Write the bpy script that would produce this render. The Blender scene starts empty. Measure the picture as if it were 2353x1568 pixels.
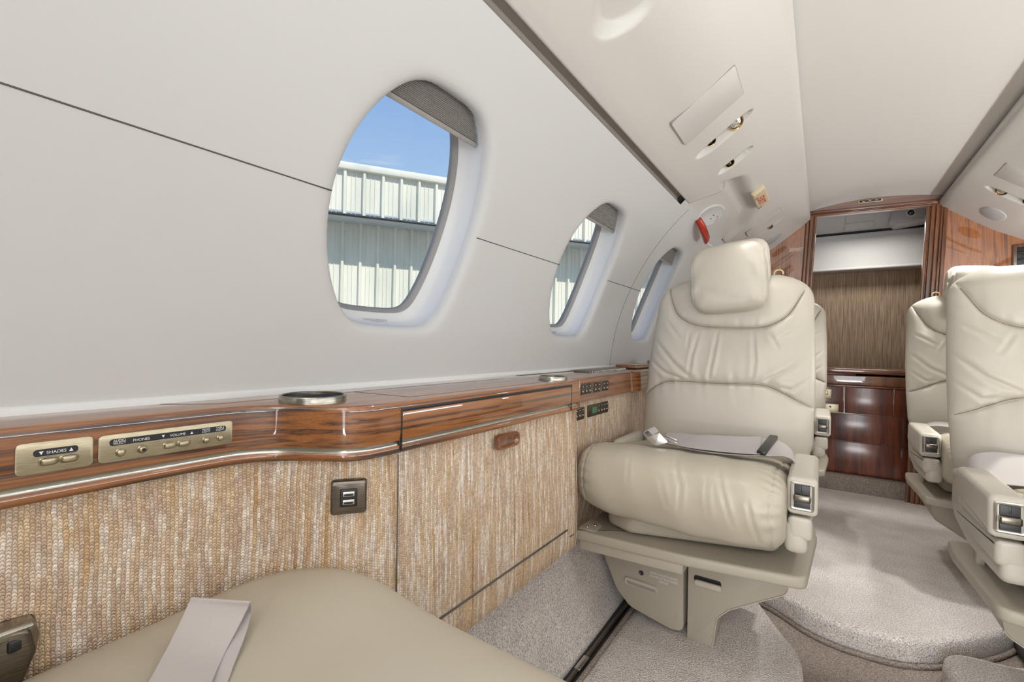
import bpy, bmesh, math, random
import numpy as np
from mathutils import Vector, Matrix
random.seed(7)
S = bpy.context.scene
COL = S.collection
PI = math.pi

# ------------------------------------------------------------------ camera
cam_d = bpy.data.cameras.new('camera')
cam = bpy.data.objects.new('camera', cam_d); COL.objects.link(cam)
def cam_axes():
    f = 1050.0; d = np.array([711.5, 21.0, f]); d /= np.linalg.norm(d)
    x = np.array([f, 0, -711.5]); x -= x @ d * d; x /= np.linalg.norm(x)
    dn = np.cross(d, x); dn = dn if dn[1] > 0 else -dn
    r = .012
    x2 = x*math.cos(r)+dn*math.sin(r); dn2 = dn*math.cos(r)-x*math.sin(r)
    return np.stack([x2, d, -dn2], 1)
AX = cam_axes()
Rr = Matrix(((AX[0][0], -AX[1][0], -AX[2][0]), (AX[0][1], -AX[1][1], -AX[2][1]), (AX[0][2], -AX[1][2], -AX[2][2])))
cam.matrix_world = Matrix.Translation((0, 0, .70)) @ Rr.to_4x4()
cam_d.sensor_width = 36; cam_d.lens = 1050/2353*36
cam_d.clip_start = .01; cam_d.clip_end = 300
S.camera = cam

# ------------------------------------------------------------------ world, sun, lamps, exposure
S.view_settings.view_transform = 'Standard'; S.view_settings.look = 'None'
S.view_settings.gamma = 1; S.view_settings.exposure = -0.05
W = bpy.data.worlds.new('sky'); S.world = W; W.use_nodes = True
nt = W.node_tree; nt.nodes.clear()
o = nt.nodes.new('ShaderNodeOutputWorld'); b = nt.nodes.new('ShaderNodeBackground')
g = nt.nodes.new('ShaderNodeTexCoord'); sx = nt.nodes.new('ShaderNodeSeparateXYZ'); rp = nt.nodes.new('ShaderNodeValToRGB')
nz = nt.nodes.new('ShaderNodeTexNoise'); mp = nt.nodes.new('ShaderNodeMapping'); cr = nt.nodes.new('ShaderNodeValToRGB'); mx = nt.nodes.new('ShaderNodeMixRGB')
nt.links.new(g.outputs['Generated'], sx.inputs[0]); nt.links.new(sx.outputs['Z'], rp.inputs[0])
e = rp.color_ramp.elements
e[0].position = .0; e[0].color = (.50, .62, .80, 1); e[1].position = .9; e[1].color = (.10, .22, .62, 1)
q = e.new(.34); q.color = (.42, .62, .93, 1); q = e.new(.62); q.color = (.17, .35, .80, 1)
mp.inputs['Scale'].default_value = (3, 3, 22)
nt.links.new(g.outputs['Generated'], mp.inputs[0]); nt.links.new(mp.outputs[0], nz.inputs['Vector']); nz.inputs['Scale'].default_value = 1.6; nz.inputs['Detail'].default_value = 5
cr.color_ramp.elements[0].position = .62; cr.color_ramp.elements[0].color = (0, 0, 0, 1); cr.color_ramp.elements[1].position = .85
nt.links.new(nz.outputs[0], cr.inputs[0]); nt.links.new(cr.outputs[0], mx.inputs[0]); nt.links.new(rp.outputs[0], mx.inputs[1]); mx.inputs[2].default_value = (.85, .88, .93, 1)
nt.links.new(mx.outputs[0], b.inputs[0]); b.inputs[1].default_value = .95
nt.links.new(b.outputs[0], o.inputs[0])

def light(name, typ, loc, energy, color=(1, 1, 1), size=1, sizey=None, target=None, direction=None, spread=None):
    d = bpy.data.lights.new(name, typ); d.energy = energy; d.color = color
    if typ == 'AREA':
        d.size = size
        if sizey: d.shape = 'RECTANGLE'; d.size_y = sizey
        if spread: d.spread = spread
    if typ == 'SUN': d.angle = size
    if typ in ('POINT', 'SPOT'): d.shadow_soft_size = size
    ob = bpy.data.objects.new(name, d); COL.objects.link(ob); ob.location = loc
    v = Vector(direction) if direction else (Vector(target)-Vector(loc))
    ob.rotation_euler = v.to_track_quat('-Z', 'Y').to_euler()
    return ob
light('sun', 'SUN', (6, -1, 6), 3.6, (1, .96, .9), size=.012, direction=(-.66, .12, -.62))
# daylight of the open entry door and cockpit behind the camera
light('entry_daylight', 'AREA', (.25, -1.45, .75), 21, (.96, .98, 1), 1.2, 1.25, direction=(-.05, 1, .0))
# fill areas added out of view to brighten the walls and ceiling
light('right_fill_strip', 'AREA', (.80, .7, 1.13), 5, (1, .98, .95), 3.4, .05, direction=(-1, 0, -.35))  # added strip below the right overhead panel, fills the left wall
light('floor_fill', 'AREA', (.19, -.85, .05), 30, (1, .98, .95), .9, .9, direction=(0, .65, 1))  # added panel behind the camera, throws light up at the ceiling
light('ledge_fill_strip', 'AREA', (.93, .9, .665), 23, (1, .985, .96), 3.6, .06, direction=(-.38, 0, 1))  # added strip on the unseen right ledge, lifts ceiling and left wall
light('entry_top_fill', 'AREA', (.19, -.75, 1.36), 4, (1, .97, .92), .5, .5, direction=(0, .25, -1))  # unseen overhead area added behind the camera as fill
for lx, ly, lw, ax_, ay_, sz_ in ((-.16, 1.28, 4, .30, .16, 1.15), (.445, 1.72, 26, -.33, -.12, 1.15), (.46, 2.25, 22, -.30, -.05, 1.15), (-.13, 2.05, 12, .25, .0, 1.2), (-.19, .66, 5, .1, 0, 1.9), (.53, .6, 2, -.3, 0, 1.9)):     # fill spots added below the overhead panels to brighten aisle carpet and seats
    lo = light('overhead_fill_spot', 'SPOT', (lx, ly, 1.24 if lx < -.18 else 1.25 if lx < 0 else 1.27), lw, (1, .98, .95), .03, direction=(ax_, ay_, -1)); lo.data.spot_size = sz_; lo.data.spot_blend = 1
light('galley_fill', 'AREA', (.2, 3.1, 1.36), 2.3, (1, .95, .88), .3, .12, direction=(0, 0, -1))  # unseen area added above the galley to brighten it

# ------------------------------------------------------------------ mesh helpers
def link(name, me, mat=None, parent=None, smooth=True, loc=None):
    ob = bpy.data.objects.new(name, me); COL.objects.link(ob)
    if mat and not me.materials: me.materials.append(mat)
    if smooth:
        me.polygons.foreach_set('use_smooth', [True]*len(me.polygons))
    if parent is not None: ob.parent = parent
    if loc is not None: ob.location = loc
    return ob
def mesh(name, V, F, mat=None, parent=None, smooth=True, off=None, sharp=None):
    me = bpy.data.meshes.new(name)
    if off is None and parent is not None:
        off = root_loc(parent)
    V = [tuple(v) for v in V]
    if off is not None: V = [(v[0]-off[0], v[1]-off[1], v[2]-off[2]) for v in V]
    me.from_pydata(V, [], F); me.validate(); me.update()
    ob = link(name, me, mat, parent, smooth)
    if sharp: sharpen(ob, sharp)
    return ob
def sharpen(ob, deg=35):
    me = ob.data
    bm = bmesh.new(); bm.from_mesh(me)
    for ed in bm.edges:
        if len(ed.link_faces) == 2 and ed.calc_face_angle(0) > math.radians(deg): ed.smooth = False
    bm.to_mesh(me); bm.free()
def root_loc(o):
    v = Vector((0, 0, 0))
    while o is not None: v += o.location; o = o.parent
    return v
def tag(o, label=None, cat=None, group=None, kind=None):
    if label: o['label'] = label
    if cat: o['category'] = cat
    if group: o['group'] = group
    if kind: o['kind'] = kind
    return o
def empty(name, loc, label, cat, group=None):
    o = bpy.data.objects.new(name, None); COL.objects.link(o); o.location = loc; o.empty_display_size = .05
    return tag(o, label, cat, group)
def bm_obj(name, bm, mat, parent=None, smooth=True, sharp=32):
    off = root_loc(parent) if parent is not None else Vector((0, 0, 0))
    bmesh.ops.translate(bm, vec=-off, verts=bm.verts)
    bmesh.ops.recalc_face_normals(bm, faces=bm.faces)
    me = bpy.data.meshes.new(name); bm.to_mesh(me); bm.free()
    ob = link(name, me, mat, parent, smooth)
    if sharp: sharpen(ob, sharp)
    return ob
def rbox_bm(c, s, r=.004, seg=3, rot=None, bm=None):
    own = bmesh.new(); bmesh.ops.create_cube(own, size=1)
    bmesh.ops.scale(own, vec=s, verts=own.verts)
    if r > 0: bmesh.ops.bevel(own, geom=own.edges[:], offset=min(r, min(s)*.49), segments=seg, profile=.5, affect='EDGES')
    M = Matrix.Translation(c) @ (rot.to_4x4() if rot is not None else Matrix())
    bmesh.ops.transform(own, matrix=M, verts=own.verts)
    if bm is None: return own
    t = bpy.data.meshes.new('t'); own.to_mesh(t); own.free(); bm.from_mesh(t); bpy.data.meshes.remove(t); return bm
def rbox(name, c, s, mat, parent=None, r=.004, seg=3, rot=None):
    return bm_obj(name, rbox_bm(c, s, r, seg, rot), mat, parent)
def round_poly(pts, rad, seg=5):
    """2D polygon with rounded corners; rad: number or list"""
    out = []; n = len(pts)
    for i in range(n):
        p = Vector(pts[i]); a = Vector(pts[i-1]); c = Vector(pts[(i+1) % n])
        r = rad[i] if isinstance(rad, (list, tuple)) else rad
        u = (a-p); w = (c-p); lu, lw = u.length, w.length
        if r <= 0: out.append(tuple(p)); continue
        u /= lu; w /= lw; ang = u.angle(w)
        d = min(r/max(math.tan(ang/2), 1e-4), lu*.48, lw*.48)
        p0 = p+u*d; p1 = p+w*d
        for k in range(seg+1):
            t = k/seg; out.append(tuple(p0*(1-t)**2+p*2*t*(1-t)+p1*t*t))
    return out
def prism_bm(poly, origin, U, V, N, depth, bev=0, seg=2):
    """poly in 2D (u,v) placed at origin with axes U,V, extruded along N by depth (from 0 to depth); bevel rims"""
    bm = bmesh.new(); o = Vector(origin); U = Vector(U); V = Vector(V); N = Vector(N).normalized()
    vs = [bm.verts.new(o+U*p[0]+V*p[1]) for p in poly]
    f = bm.faces.new(vs)
    ex = bmesh.ops.extrude_face_region(bm, geom=[f]); nv = [v for v in ex['geom'] if isinstance(v, bmesh.types.BMVert)]
    bmesh.ops.translate(bm, vec=N*depth, verts=nv)
    bmesh.ops.recalc_face_normals(bm, faces=bm.faces)
    if bev:
        big = [fa for fa in bm.faces if len(fa.verts) == len(poly)]
        eds = list({e for fa in big for e in fa.edges})
        bmesh.ops.bevel(bm, geom=eds, offset=bev, segments=seg, profile=.5, affect='EDGES')
    return bm
def prism(name, poly, origin, U, V, N, depth, mat, parent=None, bev=0, seg=2, sharp=32):
    return bm_obj(name, prism_bm(poly, origin, U, V, N, depth, bev, seg), mat, parent, sharp=sharp)
def tube_data(pts, r, n=10, closed=False):
    V = []; F = []; P = [Vector(p) for p in pts]; m = len(P); up = None
    for i, p in enumerate(P):
        t = (P[(i+1) % m]-P[i-1]) if (closed or 0 < i < m-1) else (P[1]-P[0] if i == 0 else P[-1]-P[-2])
        t.normalize()
        if up is None:
            up = Vector((0, 0, 1)) if abs(t.z) < .9 else Vector((1, 0, 0))
        up = (up-t*up.dot(t)).normalized(); s = t.cross(up)
        rr = r[i] if isinstance(r, (list, tuple)) else r
        for k in range(n):
            a = 2*PI*k/n; V.append(p+up*math.cos(a)*rr+s*math.sin(a)*rr)
    for i in range(m if closed else m-1):
        for k in range(n):
            a = i*n+k; b = i*n+(k+1) % n; j = ((i+1) % m)*n
            F.append((a, b, j+(k+1) % n, j+k))
    if not closed:
        F.append(tuple(range(n-1, -1, -1))); F.append(tuple((m-1)*n+k for k in range(n)))
    return V, F
def tube(name, pts, r, mat, parent=None, n=10, closed=False):
    V, F = tube_data(pts, r, n, closed); return mesh(name, V, F, mat, parent)
def grid(name, fn, nu, nv, mat, parent=None, flip=False, smooth=True, closeu=False, sharp=None):
    V = [fn(i/nu, j/nv) for j in range(nv+1) for i in range(nu+1)]
    F = []
    for j in range(nv):
        for i in range(nu):
            a = j*(nu+1)+i; q = (a, a+1, a+nu+2, a+nu+1); F.append(q[::-1] if flip else q)
    return mesh(name, V, F, mat, parent, smooth, sharp=sharp)
def revolve(name, prof, c, mat, parent=None, n=40, axis='Z', M=None):
    """prof [(r,h)] around axis"""
    V = []; F = []
    for (r, h) in prof:
        for k in range(n):
            a = 2*PI*k/n; p = Vector((r*math.cos(a), r*math.sin(a), h))
            if M is not None: p = M @ p
            V.append(Vector(c)+p)
    for i in range(len(prof)-1):
        for k in range(n): F.append((i*n+k, i*n+(k+1) % n, (i+1)*n+(k+1) % n, (i+1)*n+k))
    return mesh(name, V, F, mat, parent, sharp=40)
def text(name, s, origin, U, V, h, mat, parent=None, align='CENTER', lift=.0003, spacing=1.0, squeeze=1.0, bold=0):
    c = bpy.data.curves.new('t', 'FONT'); c.body = s; c.size = 1; c.align_x = align; c.space_line = spacing; c.offset = bold
    t = bpy.data.objects.new('t', c); COL.objects.link(t)
    dg = bpy.context.evaluated_depsgraph_get(); me = bpy.data.meshes.new_from_object(t.evaluated_get(dg))
    bpy.data.objects.remove(t); bpy.data.curves.remove(c)
    U = Vector(U).normalized(); V = Vector(V).normalized(); N = U.cross(V).normalized(); o = Vector(origin)
    off = root_loc(parent) if parent is not None else Vector((0, 0, 0))
    for v in me.vertices:
        v.co = o+U*v.co.x*h*squeeze+V*v.co.y*h+N*lift-off
    me.materials.clear()
    return link(name, me, mat, parent, smooth=False)

# ------------------------------------------------------------------ materials
def mat(name):
    m = bpy.data.materials.new(name); m.use_nodes = True
    return m, m.node_tree, m.node_tree.nodes['Principled BSDF']
def nd(nt, typ, **kw):
    n = nt.nodes.new('ShaderNode'+typ)
    for k, v in kw.items():
        if k in n.inputs: n.inputs[k].default_value = v
        else: setattr(n, k, v)
    return n
def ramp(nt, stops):
    r = nt.nodes.new('ShaderNodeValToRGB'); e = r.color_ramp.elements
    e[0].position, e[0].color = stops[0][0], (*stops[0][1], 1)
    e[1].position, e[1].color = stops[-1][0], (*stops[-1][1], 1)
    for p, c in stops[1:-1]:
        q = e.new(p); q.color = (*c, 1)
    return r
def srgb(r, g, b):
    f = lambda c: ((c/255+.055)/1.055)**2.4 if c > 10 else c/255/12.92
    return (f(r), f(g), f(b))
def coords(nt, scale=(1, 1, 1), rot=(0, 0, 0), kind='Object'):
    tc = nd(nt, 'TexCoord'); mp = nd(nt, 'Mapping'); mp.inputs['Scale'].default_value = scale; mp.inputs['Rotation'].default_value = rot
    nt.links.new(tc.outputs[kind], mp.inputs[0]); return mp.outputs[0]
def bump(nt, bs, hsock, strength=.2, dist=.001, chain=None):
    bp = nd(nt, 'Bump'); bp.inputs['Strength'].default_value = strength; bp.inputs['Distance'].default_value = dist
    nt.links.new(hsock, bp.inputs['Height'])
    if chain: nt.links.new(chain, bp.inputs['Normal'])
    nt.links.new(bp.outputs[0], bs.inputs['Normal']); return bp.outputs[0]
def simple(name, col, rough=.5, metal=0, bumpscale=None, bstr=.1, bdist=.0005, coat=0, spec=None, var=0):
    m, nt, bs = mat(name)
    bs.inputs['Base Color'].default_value = (*col, 1); bs.inputs['Roughness'].default_value = rough; bs.inputs['Metallic'].default_value = metal
    bs.inputs['Coat Weight'].default_value = coat
    if spec is not None: bs.inputs['Specular IOR Level'].default_value = spec
    n = nd(nt, 'TexNoise'); n.inputs['Scale'].default_value = bumpscale or 60; n.inputs['Detail'].default_value = 3
    nt.links.new(coords(nt), n.inputs['Vector'])
    if bumpscale: bump(nt, bs, n.outputs[0], bstr, bdist)
    if var:
        r = ramp(nt, [(.3, tuple(c*(1-var) for c in col)), (.7, tuple(min(1, c*(1+var)) for c in col))])
        nt.links.new(n.outputs[0], r.inputs[0]); nt.links.new(r.outputs[0], bs.inputs['Base Color'])
    return m
M_WALL = simple('wall_vinyl', (.57, .57, .565), .55, bumpscale=900, bstr=.12, bdist=.0004, spec=.3)
M_CEIL = simple('headliner_vinyl', (.56, .545, .515), .34, bumpscale=1100, bstr=.10, bdist=.0003, spec=.35)
M_HEAD = simple('headliner_fabric', (.60, .585, .555), .34, bumpscale=1100, bstr=.10, bdist=.0003, spec=.35)
M_REVEAL = simple('window_liner', (.70, .71, .71), .38, bumpscale=500, bstr=.05, spec=.35)
M_GASKET = simple('window_gasket', (.30, .29, .275), .5, bumpscale=300)
M_SEAM = simple('panel_gap', (.10, .09, .08), .8)
M_GAP = simple('channel_grey', (.30, .27, .24), .7)
M_PLAST = simple('seat_plastic', srgb(170, 162, 146), .42, bumpscale=1200, bstr=.15, bdist=.0003, spec=.4)
M_PLAST2 = simple('seat_plastic_light', srgb(186, 178, 163), .4, bumpscale=1200, bstr=.1, bdist=.0003, spec=.4)
M_BLACK = simple('black_plastic', (.012, .012, .013), .35)
M_DARK = simple('dark_grey_plastic', (.035, .035, .036), .4, spec=.4)
M_WHITEPRINT = simple('white_print', (.8, .8, .77), .6)
M_DARKPRINT = simple('dark_print', (.08, .08, .08), .6)
M_RED = simple('red_plastic', (.42, .022, .008), .3, bumpscale=200)
M_REDPRINT = simple('red_print', (.55, .03, .02), .5)
M_LCD = simple('green_display', (.05, .17, .085), .3)
M_CREAM = simple('cream_plastic', srgb(205, 188, 155), .35)
M_STEEL = simple('brushed_steel', (.62, .60, .56), .28, 1, bumpscale=300, bstr=.05)
M_BRASS = simple('dark_brass', (.42, .27, .10), .22, 1)
M_BRONZE = simple('bronze', (.22, .19, .16), .28, 1, bumpscale=200, bstr=.05)
M_BEIGE_LOOP = simple('beige_cord', srgb(196, 176, 130), .7)
M_GREY = simple('speaker_cloth', (.46, .46, .46), .9, bumpscale=2500, bstr=.5, bdist=.0006)
M_BELT = simple('belt_webbing', srgb(184, 178, 175), .75, bumpscale=1400, bstr=.35, bdist=.0005, var=.03)
M_ASPHALT = simple('ramp_concrete', (.42, .41, .38), .9, bumpscale=3, var=.1)

def brushed(name, c1, c2, rough=.3):
    m, nt, bs = mat(name); bs.inputs['Metallic'].default_value = 1; bs.inputs['Roughness'].default_value = rough
    n = nd(nt, 'TexNoise'); n.inputs['Scale'].default_value = 1; n.inputs['Detail'].default_value = 4
    nt.links.new(coords(nt, (60, 60, 3000)), n.inputs['Vector']); r = ramp(nt, [(.35, c1), (.65, c2)])
    nt.links.new(n.outputs[0], r.inputs[0]); nt.links.new(r.outputs[0], bs.inputs['Base Color']); bump(nt, bs, n.outputs[0], .15, .0002)
    return m
M_PLATE = brushed('brushed_champagne', (.36, .31, .21), (.56, .50, .37), .36)
M_PLATED = brushed('brushed_dark_bronze', (.10, .085, .065), (.20, .17, .13), .34)
M_STRIP = brushed('nickel_strip', (.42, .42, .38), (.60, .60, .55), .25)

def leather(name, c):
    m, nt, bs = mat(name); bs.inputs['Roughness'].default_value = .36; bs.inputs['Specular IOR Level'].default_value = .45
    co = coords(nt)
    n1 = nd(nt, 'TexNoise'); n1.inputs['Scale'].default_value = 5; n1.inputs['Detail'].default_value = 4; nt.links.new(co, n1.inputs['Vector'])
    r = ramp(nt, [(.3, tuple(x*.95 for x in c)), (.7, tuple(min(1, x*1.04) for x in c))]); nt.links.new(n1.outputs[0], r.inputs[0]); nt.links.new(r.outputs[0], bs.inputs['Base Color'])
    v = nd(nt, 'TexVoronoi'); v.inputs['Scale'].default_value = 900; nt.links.new(co, v.inputs['Vector'])
    n2 = nd(nt, 'TexNoise'); n2.inputs['Scale'].default_value = 38; n2.inputs['Detail'].default_value = 3; n2.inputs['Distortion'].default_value = .6; nt.links.new(co, n2.inputs['Vector'])
    b1 = bump(nt, bs, v.outputs['Distance'], .10, .0003); bump(nt, bs, n2.outputs[0], .14, .003, b1)
    return m
M_LEATHER = leather('cream_leather', srgb(190, 183, 170))
M_LEATHER2 = leather('tan_leather', srgb(184, 176, 158))
M_LEATHER3 = leather('armrest_leather', srgb(190, 184, 171))

def wood(name, stops, axis='Y', scale=1.0, rough=.12, coat=1.0, dist=1.2):
    """stripes run along axis"""
    m, nt, bs = mat(name); bs.inputs['Roughness'].default_value = .30; bs.inputs['Coat Weight'].default_value = coat; bs.inputs['Coat Roughness'].default_value = .03; bs.inputs['Coat IOR'].default_value = 1.7
    k = scale; sc = {'Y': (5*k, 1.1*k, 62*k), 'Z': (26*k, 26*k, 1.6*k), 'X': (2*k, 14*k, 55*k)}[axis]
    co = coords(nt, sc)
    n = nd(nt, 'TexNoise'); n.inputs['Scale'].default_value = 1.0; n.inputs['Detail'].default_value = 5; n.inputs['Roughness'].default_value = .62; n.inputs['Distortion'].default_value = dist
    nt.links.new(co, n.inputs['Vector']); r = ramp(nt, stops); nt.links.new(n.outputs[0], r.inputs[0])
    sc2 = {'Y': (300, 22, 1100), 'Z': (900, 900, 30), 'X': (22, 300, 1100)}[axis]
    n2 = nd(nt, 'TexNoise'); n2.inputs['Scale'].default_value = 1; n2.inputs['Detail'].default_value = 2; nt.links.new(coords(nt, sc2), n2.inputs['Vector'])
    r2 = ramp(nt, [(.35, (.62, .58, .55)), (.6, (1, 1, 1))]); nt.links.new(n2.outputs[0], r2.inputs[0])
    mx = nd(nt, 'MixRGB'); mx.blend_type = 'MULTIPLY'; mx.inputs[0].default_value = .6; nt.links.new(r.outputs[0], mx.inputs[1]); nt.links.new(r2.outputs[0], mx.inputs[2])
    nt.links.new(mx.outputs[0], bs.inputs['Base Color'])
    return m
M_WOOD = wood('rosewood_veneer', [(.28, (.028, .012, .007)), (.37, (.07, .026, .011)), (.43, (.21, .070, .016)), (.49, (.33, .120, .027)), (.54, (.24, .080, .018)), (.575, (.055, .020, .009)), (.62, (.20, .066, .016)), (.66, (.08, .027, .010)), (.75, (.30, .11, .027))], 'Y', dist=.5)
M_WOODV = wood('walnut_panel', [(.30, (.09, .024, .006)), (.42, (.24, .070, .010)), (.52, (.42, .140, .020)), (.60, (.27, .080, .012)), (.72, (.44, .150, .022))], 'Z', .9, dist=2.5)
M_WOODD = wood('mahogany_cabinet', [(.30, (.045, .008, .004)), (.45, (.13, .024, .009)), (.58, (.24, .058, .018)), (.7, (.11, .020, .008))], 'Z', 1.3, dist=.6)
M_WOODD.node_tree.nodes['Principled BSDF'].inputs['Coat Roughness'].default_value = .14; M_WOODD.node_tree.nodes['Principled BSDF'].inputs['Coat IOR'].default_value = 1.45
M_WOODM = wood('walnut_moulding', [(.30, (.04, .012, .006)), (.45, (.14, .045, .015)), (.58, (.27, .10, .033)), (.7, (.10, .03, .012))], 'Z', 1.6, dist=.5)
M_WOODX = wood('walnut_header', [(.30, (.05, .015, .007)), (.5, (.17, .055, .018)), (.7, (.26, .09, .03))], 'X', 1.0)

def knit(name):
    m, nt, bs = mat(name); bs.inputs['Roughness'].default_value = .95; bs.inputs['Specular IOR Level'].default_value = .1
    tc = nd(nt, 'TexCoord'); sp = nd(nt, 'SeparateXYZ'); nt.links.new(tc.outputs['UV'], sp.inputs[0])   # U metres along the wall, V metres up
    L = nt.links.new
    def mth(op, a, b=None):
        n = nd(nt, 'Math'); n.operation = op
        for i, x in enumerate((a, b)):
            if x is None: continue
            if isinstance(x, (int, float)): n.inputs[i].default_value = x
            else: L(x, n.inputs[i])
        return n.outputs[0]
    # slow wander of the wales
    nw = nd(nt, 'TexNoise'); nw.inputs['Scale'].default_value = 7; L(tc.outputs['UV'], nw.inputs['Vector'])
    nf0 = nd(nt, 'TexNoise'); nf0.inputs['Scale'].default_value = 160; nf0.inputs['Detail'].default_value = 2; L(tc.outputs['UV'], nf0.inputs['Vector'])
    nf1 = nd(nt, 'TexNoise'); nf1.inputs['Scale'].default_value = 210; mpv = nd(nt, 'Mapping'); mpv.inputs['Location'].default_value = (3, 7, 0); L(tc.outputs['UV'], mpv.inputs[0]); L(mpv.outputs[0], nf1.inputs['Vector'])
    u = mth('ADD', mth('ADD', sp.outputs[0], mth('MULTIPLY', nw.outputs[0], .010)), mth('MULTIPLY', nf0.outputs[0], .0028))
    colw = 1/.0034
    uc = mth('MULTIPLY', u, colw); cell = mth('FLOOR', uc); fr = mth('FRACT', uc)
    # colour per wale with drift along V
    cv = nd(nt, 'CombineXYZ'); L(cell, cv.inputs[0]); L(mth('MULTIPLY', sp.outputs[1], 5), cv.inputs[1])
    wn = nd(nt, 'TexNoise'); wn.inputs['Scale'].default_value = .43; wn.inputs['Detail'].default_value = 3; wn.inputs['Roughness'].default_value = .75; L(cv.outputs[0], wn.inputs['Vector'])
    r = ramp(nt, [(.26, srgb(158, 130, 110)), (.36, srgb(206, 168, 124)), (.43, srgb(224, 200, 168)), (.49, srgb(206, 182, 162)), (.53, srgb(242, 230, 216)), (.58, srgb(214, 184, 150)), (.64, srgb(250, 244, 236)), (.76, srgb(212, 172, 120))])
    L(wn.outputs[0], r.inputs[0])
    # loops
    row = mth('MULTIPLY', mth('ADD', sp.outputs[1], mth('MULTIPLY', nf1.outputs[0], .0034)), 1/.0030)
    par = mth('MODULO', cell, 2.0)
    rowp = mth('ADD', row, mth('MULTIPLY', par, .5)); vv = mth('ADD', rowp, mth('MULTIPLY', mth('ABSOLUTE', mth('SUBTRACT', fr, .5)), .9)); rf = mth('FRACT', vv); rfl = mth('FLOOR', vv)
    hx = mth('SINE', mth('MULTIPLY', fr, PI)); hy = mth('SINE', mth('MULTIPLY', rf, PI))
    h = mth('POWER', mth('MULTIPLY', hx, hy), .6)
    nf = nd(nt, 'TexNoise'); nf.inputs['Scale'].default_value = 900; L(tc.outputs['UV'], nf.inputs['Vector'])
    h2 = mth('ADD', h, mth('MULTIPLY', nf.outputs[0], .35))
    rr = ramp(nt, [(.05, (.62, .56, .52)), (.6, (1, 1, 1))]); L(h, rr.inputs[0])  # shade between the loops painted into the yarn colour
    mx = nd(nt, 'MixRGB'); mx.blend_type = 'MULTIPLY'; mx.inputs[0].default_value = .85; L(r.outputs[0], mx.inputs[1]); L(rr.outputs[0], mx.inputs[2])
    cw = nd(nt, 'CombineXYZ'); L(cell, cw.inputs[0]); L(rfl, cw.inputs[1]); wn2 = nd(nt, 'TexWhiteNoise'); L(cw.outputs[0], wn2.inputs['Vector'])
    r4 = ramp(nt, [(0, (.82, .79, .77)), (.5, (1.06, 1.06, 1.06)), (1, (1.25, 1.25, 1.25))]); L(wn2.outputs['Value'], r4.inputs[0])
    mx2 = nd(nt, 'MixRGB'); mx2.blend_type = 'MULTIPLY'; mx2.inputs[0].default_value = .75; L(mx.outputs[0], mx2.inputs[1]); L(r4.outputs[0], mx2.inputs[2])
    L(mx2.outputs[0], bs.inputs['Base Color']); bump(nt, bs, h2, .8, .0016)
    return m
M_KNIT = knit('woven_wall_fabric')
def carpet(name, c):
    m, nt, bs = mat(name); bs.inputs['Roughness'].default_value = 1; bs.inputs['Specular IOR Level'].default_value = .05
    co = coords(nt)
    n = nd(nt, 'TexNoise'); n.inputs['Scale'].default_value = 330; n.inputs['Detail'].default_value = 3; nt.links.new(co, n.inputs['Vector'])
    r = ramp(nt, [(.32, tuple(x*.55 for x in c)), (.5, c), (.68, tuple(min(1, x*1.35) for x in c))]); nt.links.new(n.outputs[0], r.inputs[0])
    n3 = nd(nt, 'TexNoise'); n3.inputs['Scale'].default_value = 9; n3.inputs['Detail'].default_value = 3; nt.links.new(co, n3.inputs['Vector'])
    r3 = ramp(nt, [(.3, (.88, .87, .86)), (.7, (1.06, 1.06, 1.06))]); nt.links.new(n3.outputs[0], r3.inputs[0])
    mx = nd(nt, 'MixRGB'); mx.blend_type = 'MULTIPLY'; mx.inputs[0].default_value = 1; nt.links.new(r.outputs[0], mx.inputs[1]); nt.links.new(r3.outputs[0], mx.inputs[2])
    nt.links.new(mx.outputs[0], bs.inputs['Base Color'])
    v = nd(nt, 'TexVoronoi'); v.inputs['Scale'].default_value = 260; nt.links.new(co, v.inputs['Vector'])
    b1 = bump(nt, bs, n.outputs[0], .9, .004); bump(nt, bs, v.outputs[0], .6, .003, b1)
    return m
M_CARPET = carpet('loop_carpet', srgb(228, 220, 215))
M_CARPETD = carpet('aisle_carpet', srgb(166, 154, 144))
def stria(name):
    m, nt, bs = mat(name); bs.inputs['Roughness'].default_value = .8
    n = nd(nt, 'TexNoise'); n.inputs['Scale'].default_value = 1; n.inputs['Detail'].default_value = 4; n.inputs['Roughness'].default_value = .7
    nt.links.new(coords(nt, (260, 260, 6)), n.inputs['Vector'])
    r = ramp(nt, [(.32, srgb(112, 94, 76)), (.5, srgb(164, 143, 120)), (.68, srgb(196, 176, 151))]); nt.links.new(n.outputs[0], r.inputs[0]); nt.links.new(r.outputs[0], bs.inputs['Base Color'])
    bump(nt, bs, n.outputs[0], .3, .001); return m
M_STRIA = stria('striped_wallcovering')
def shade_mat():
    m, nt, bs = mat('pleated_shade'); bs.inputs['Roughness'].default_value = .75; bs.inputs['Base Color'].default_value = (.52, .50, .48, 1)
    n = nd(nt, 'TexNoise'); n.inputs['Scale'].default_value = 3000; nt.links.new(coords(nt), n.inputs['Vector']); bump(nt, bs, n.outputs[0], .1, .0001); return m
M_SHADE = shade_mat()
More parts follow.
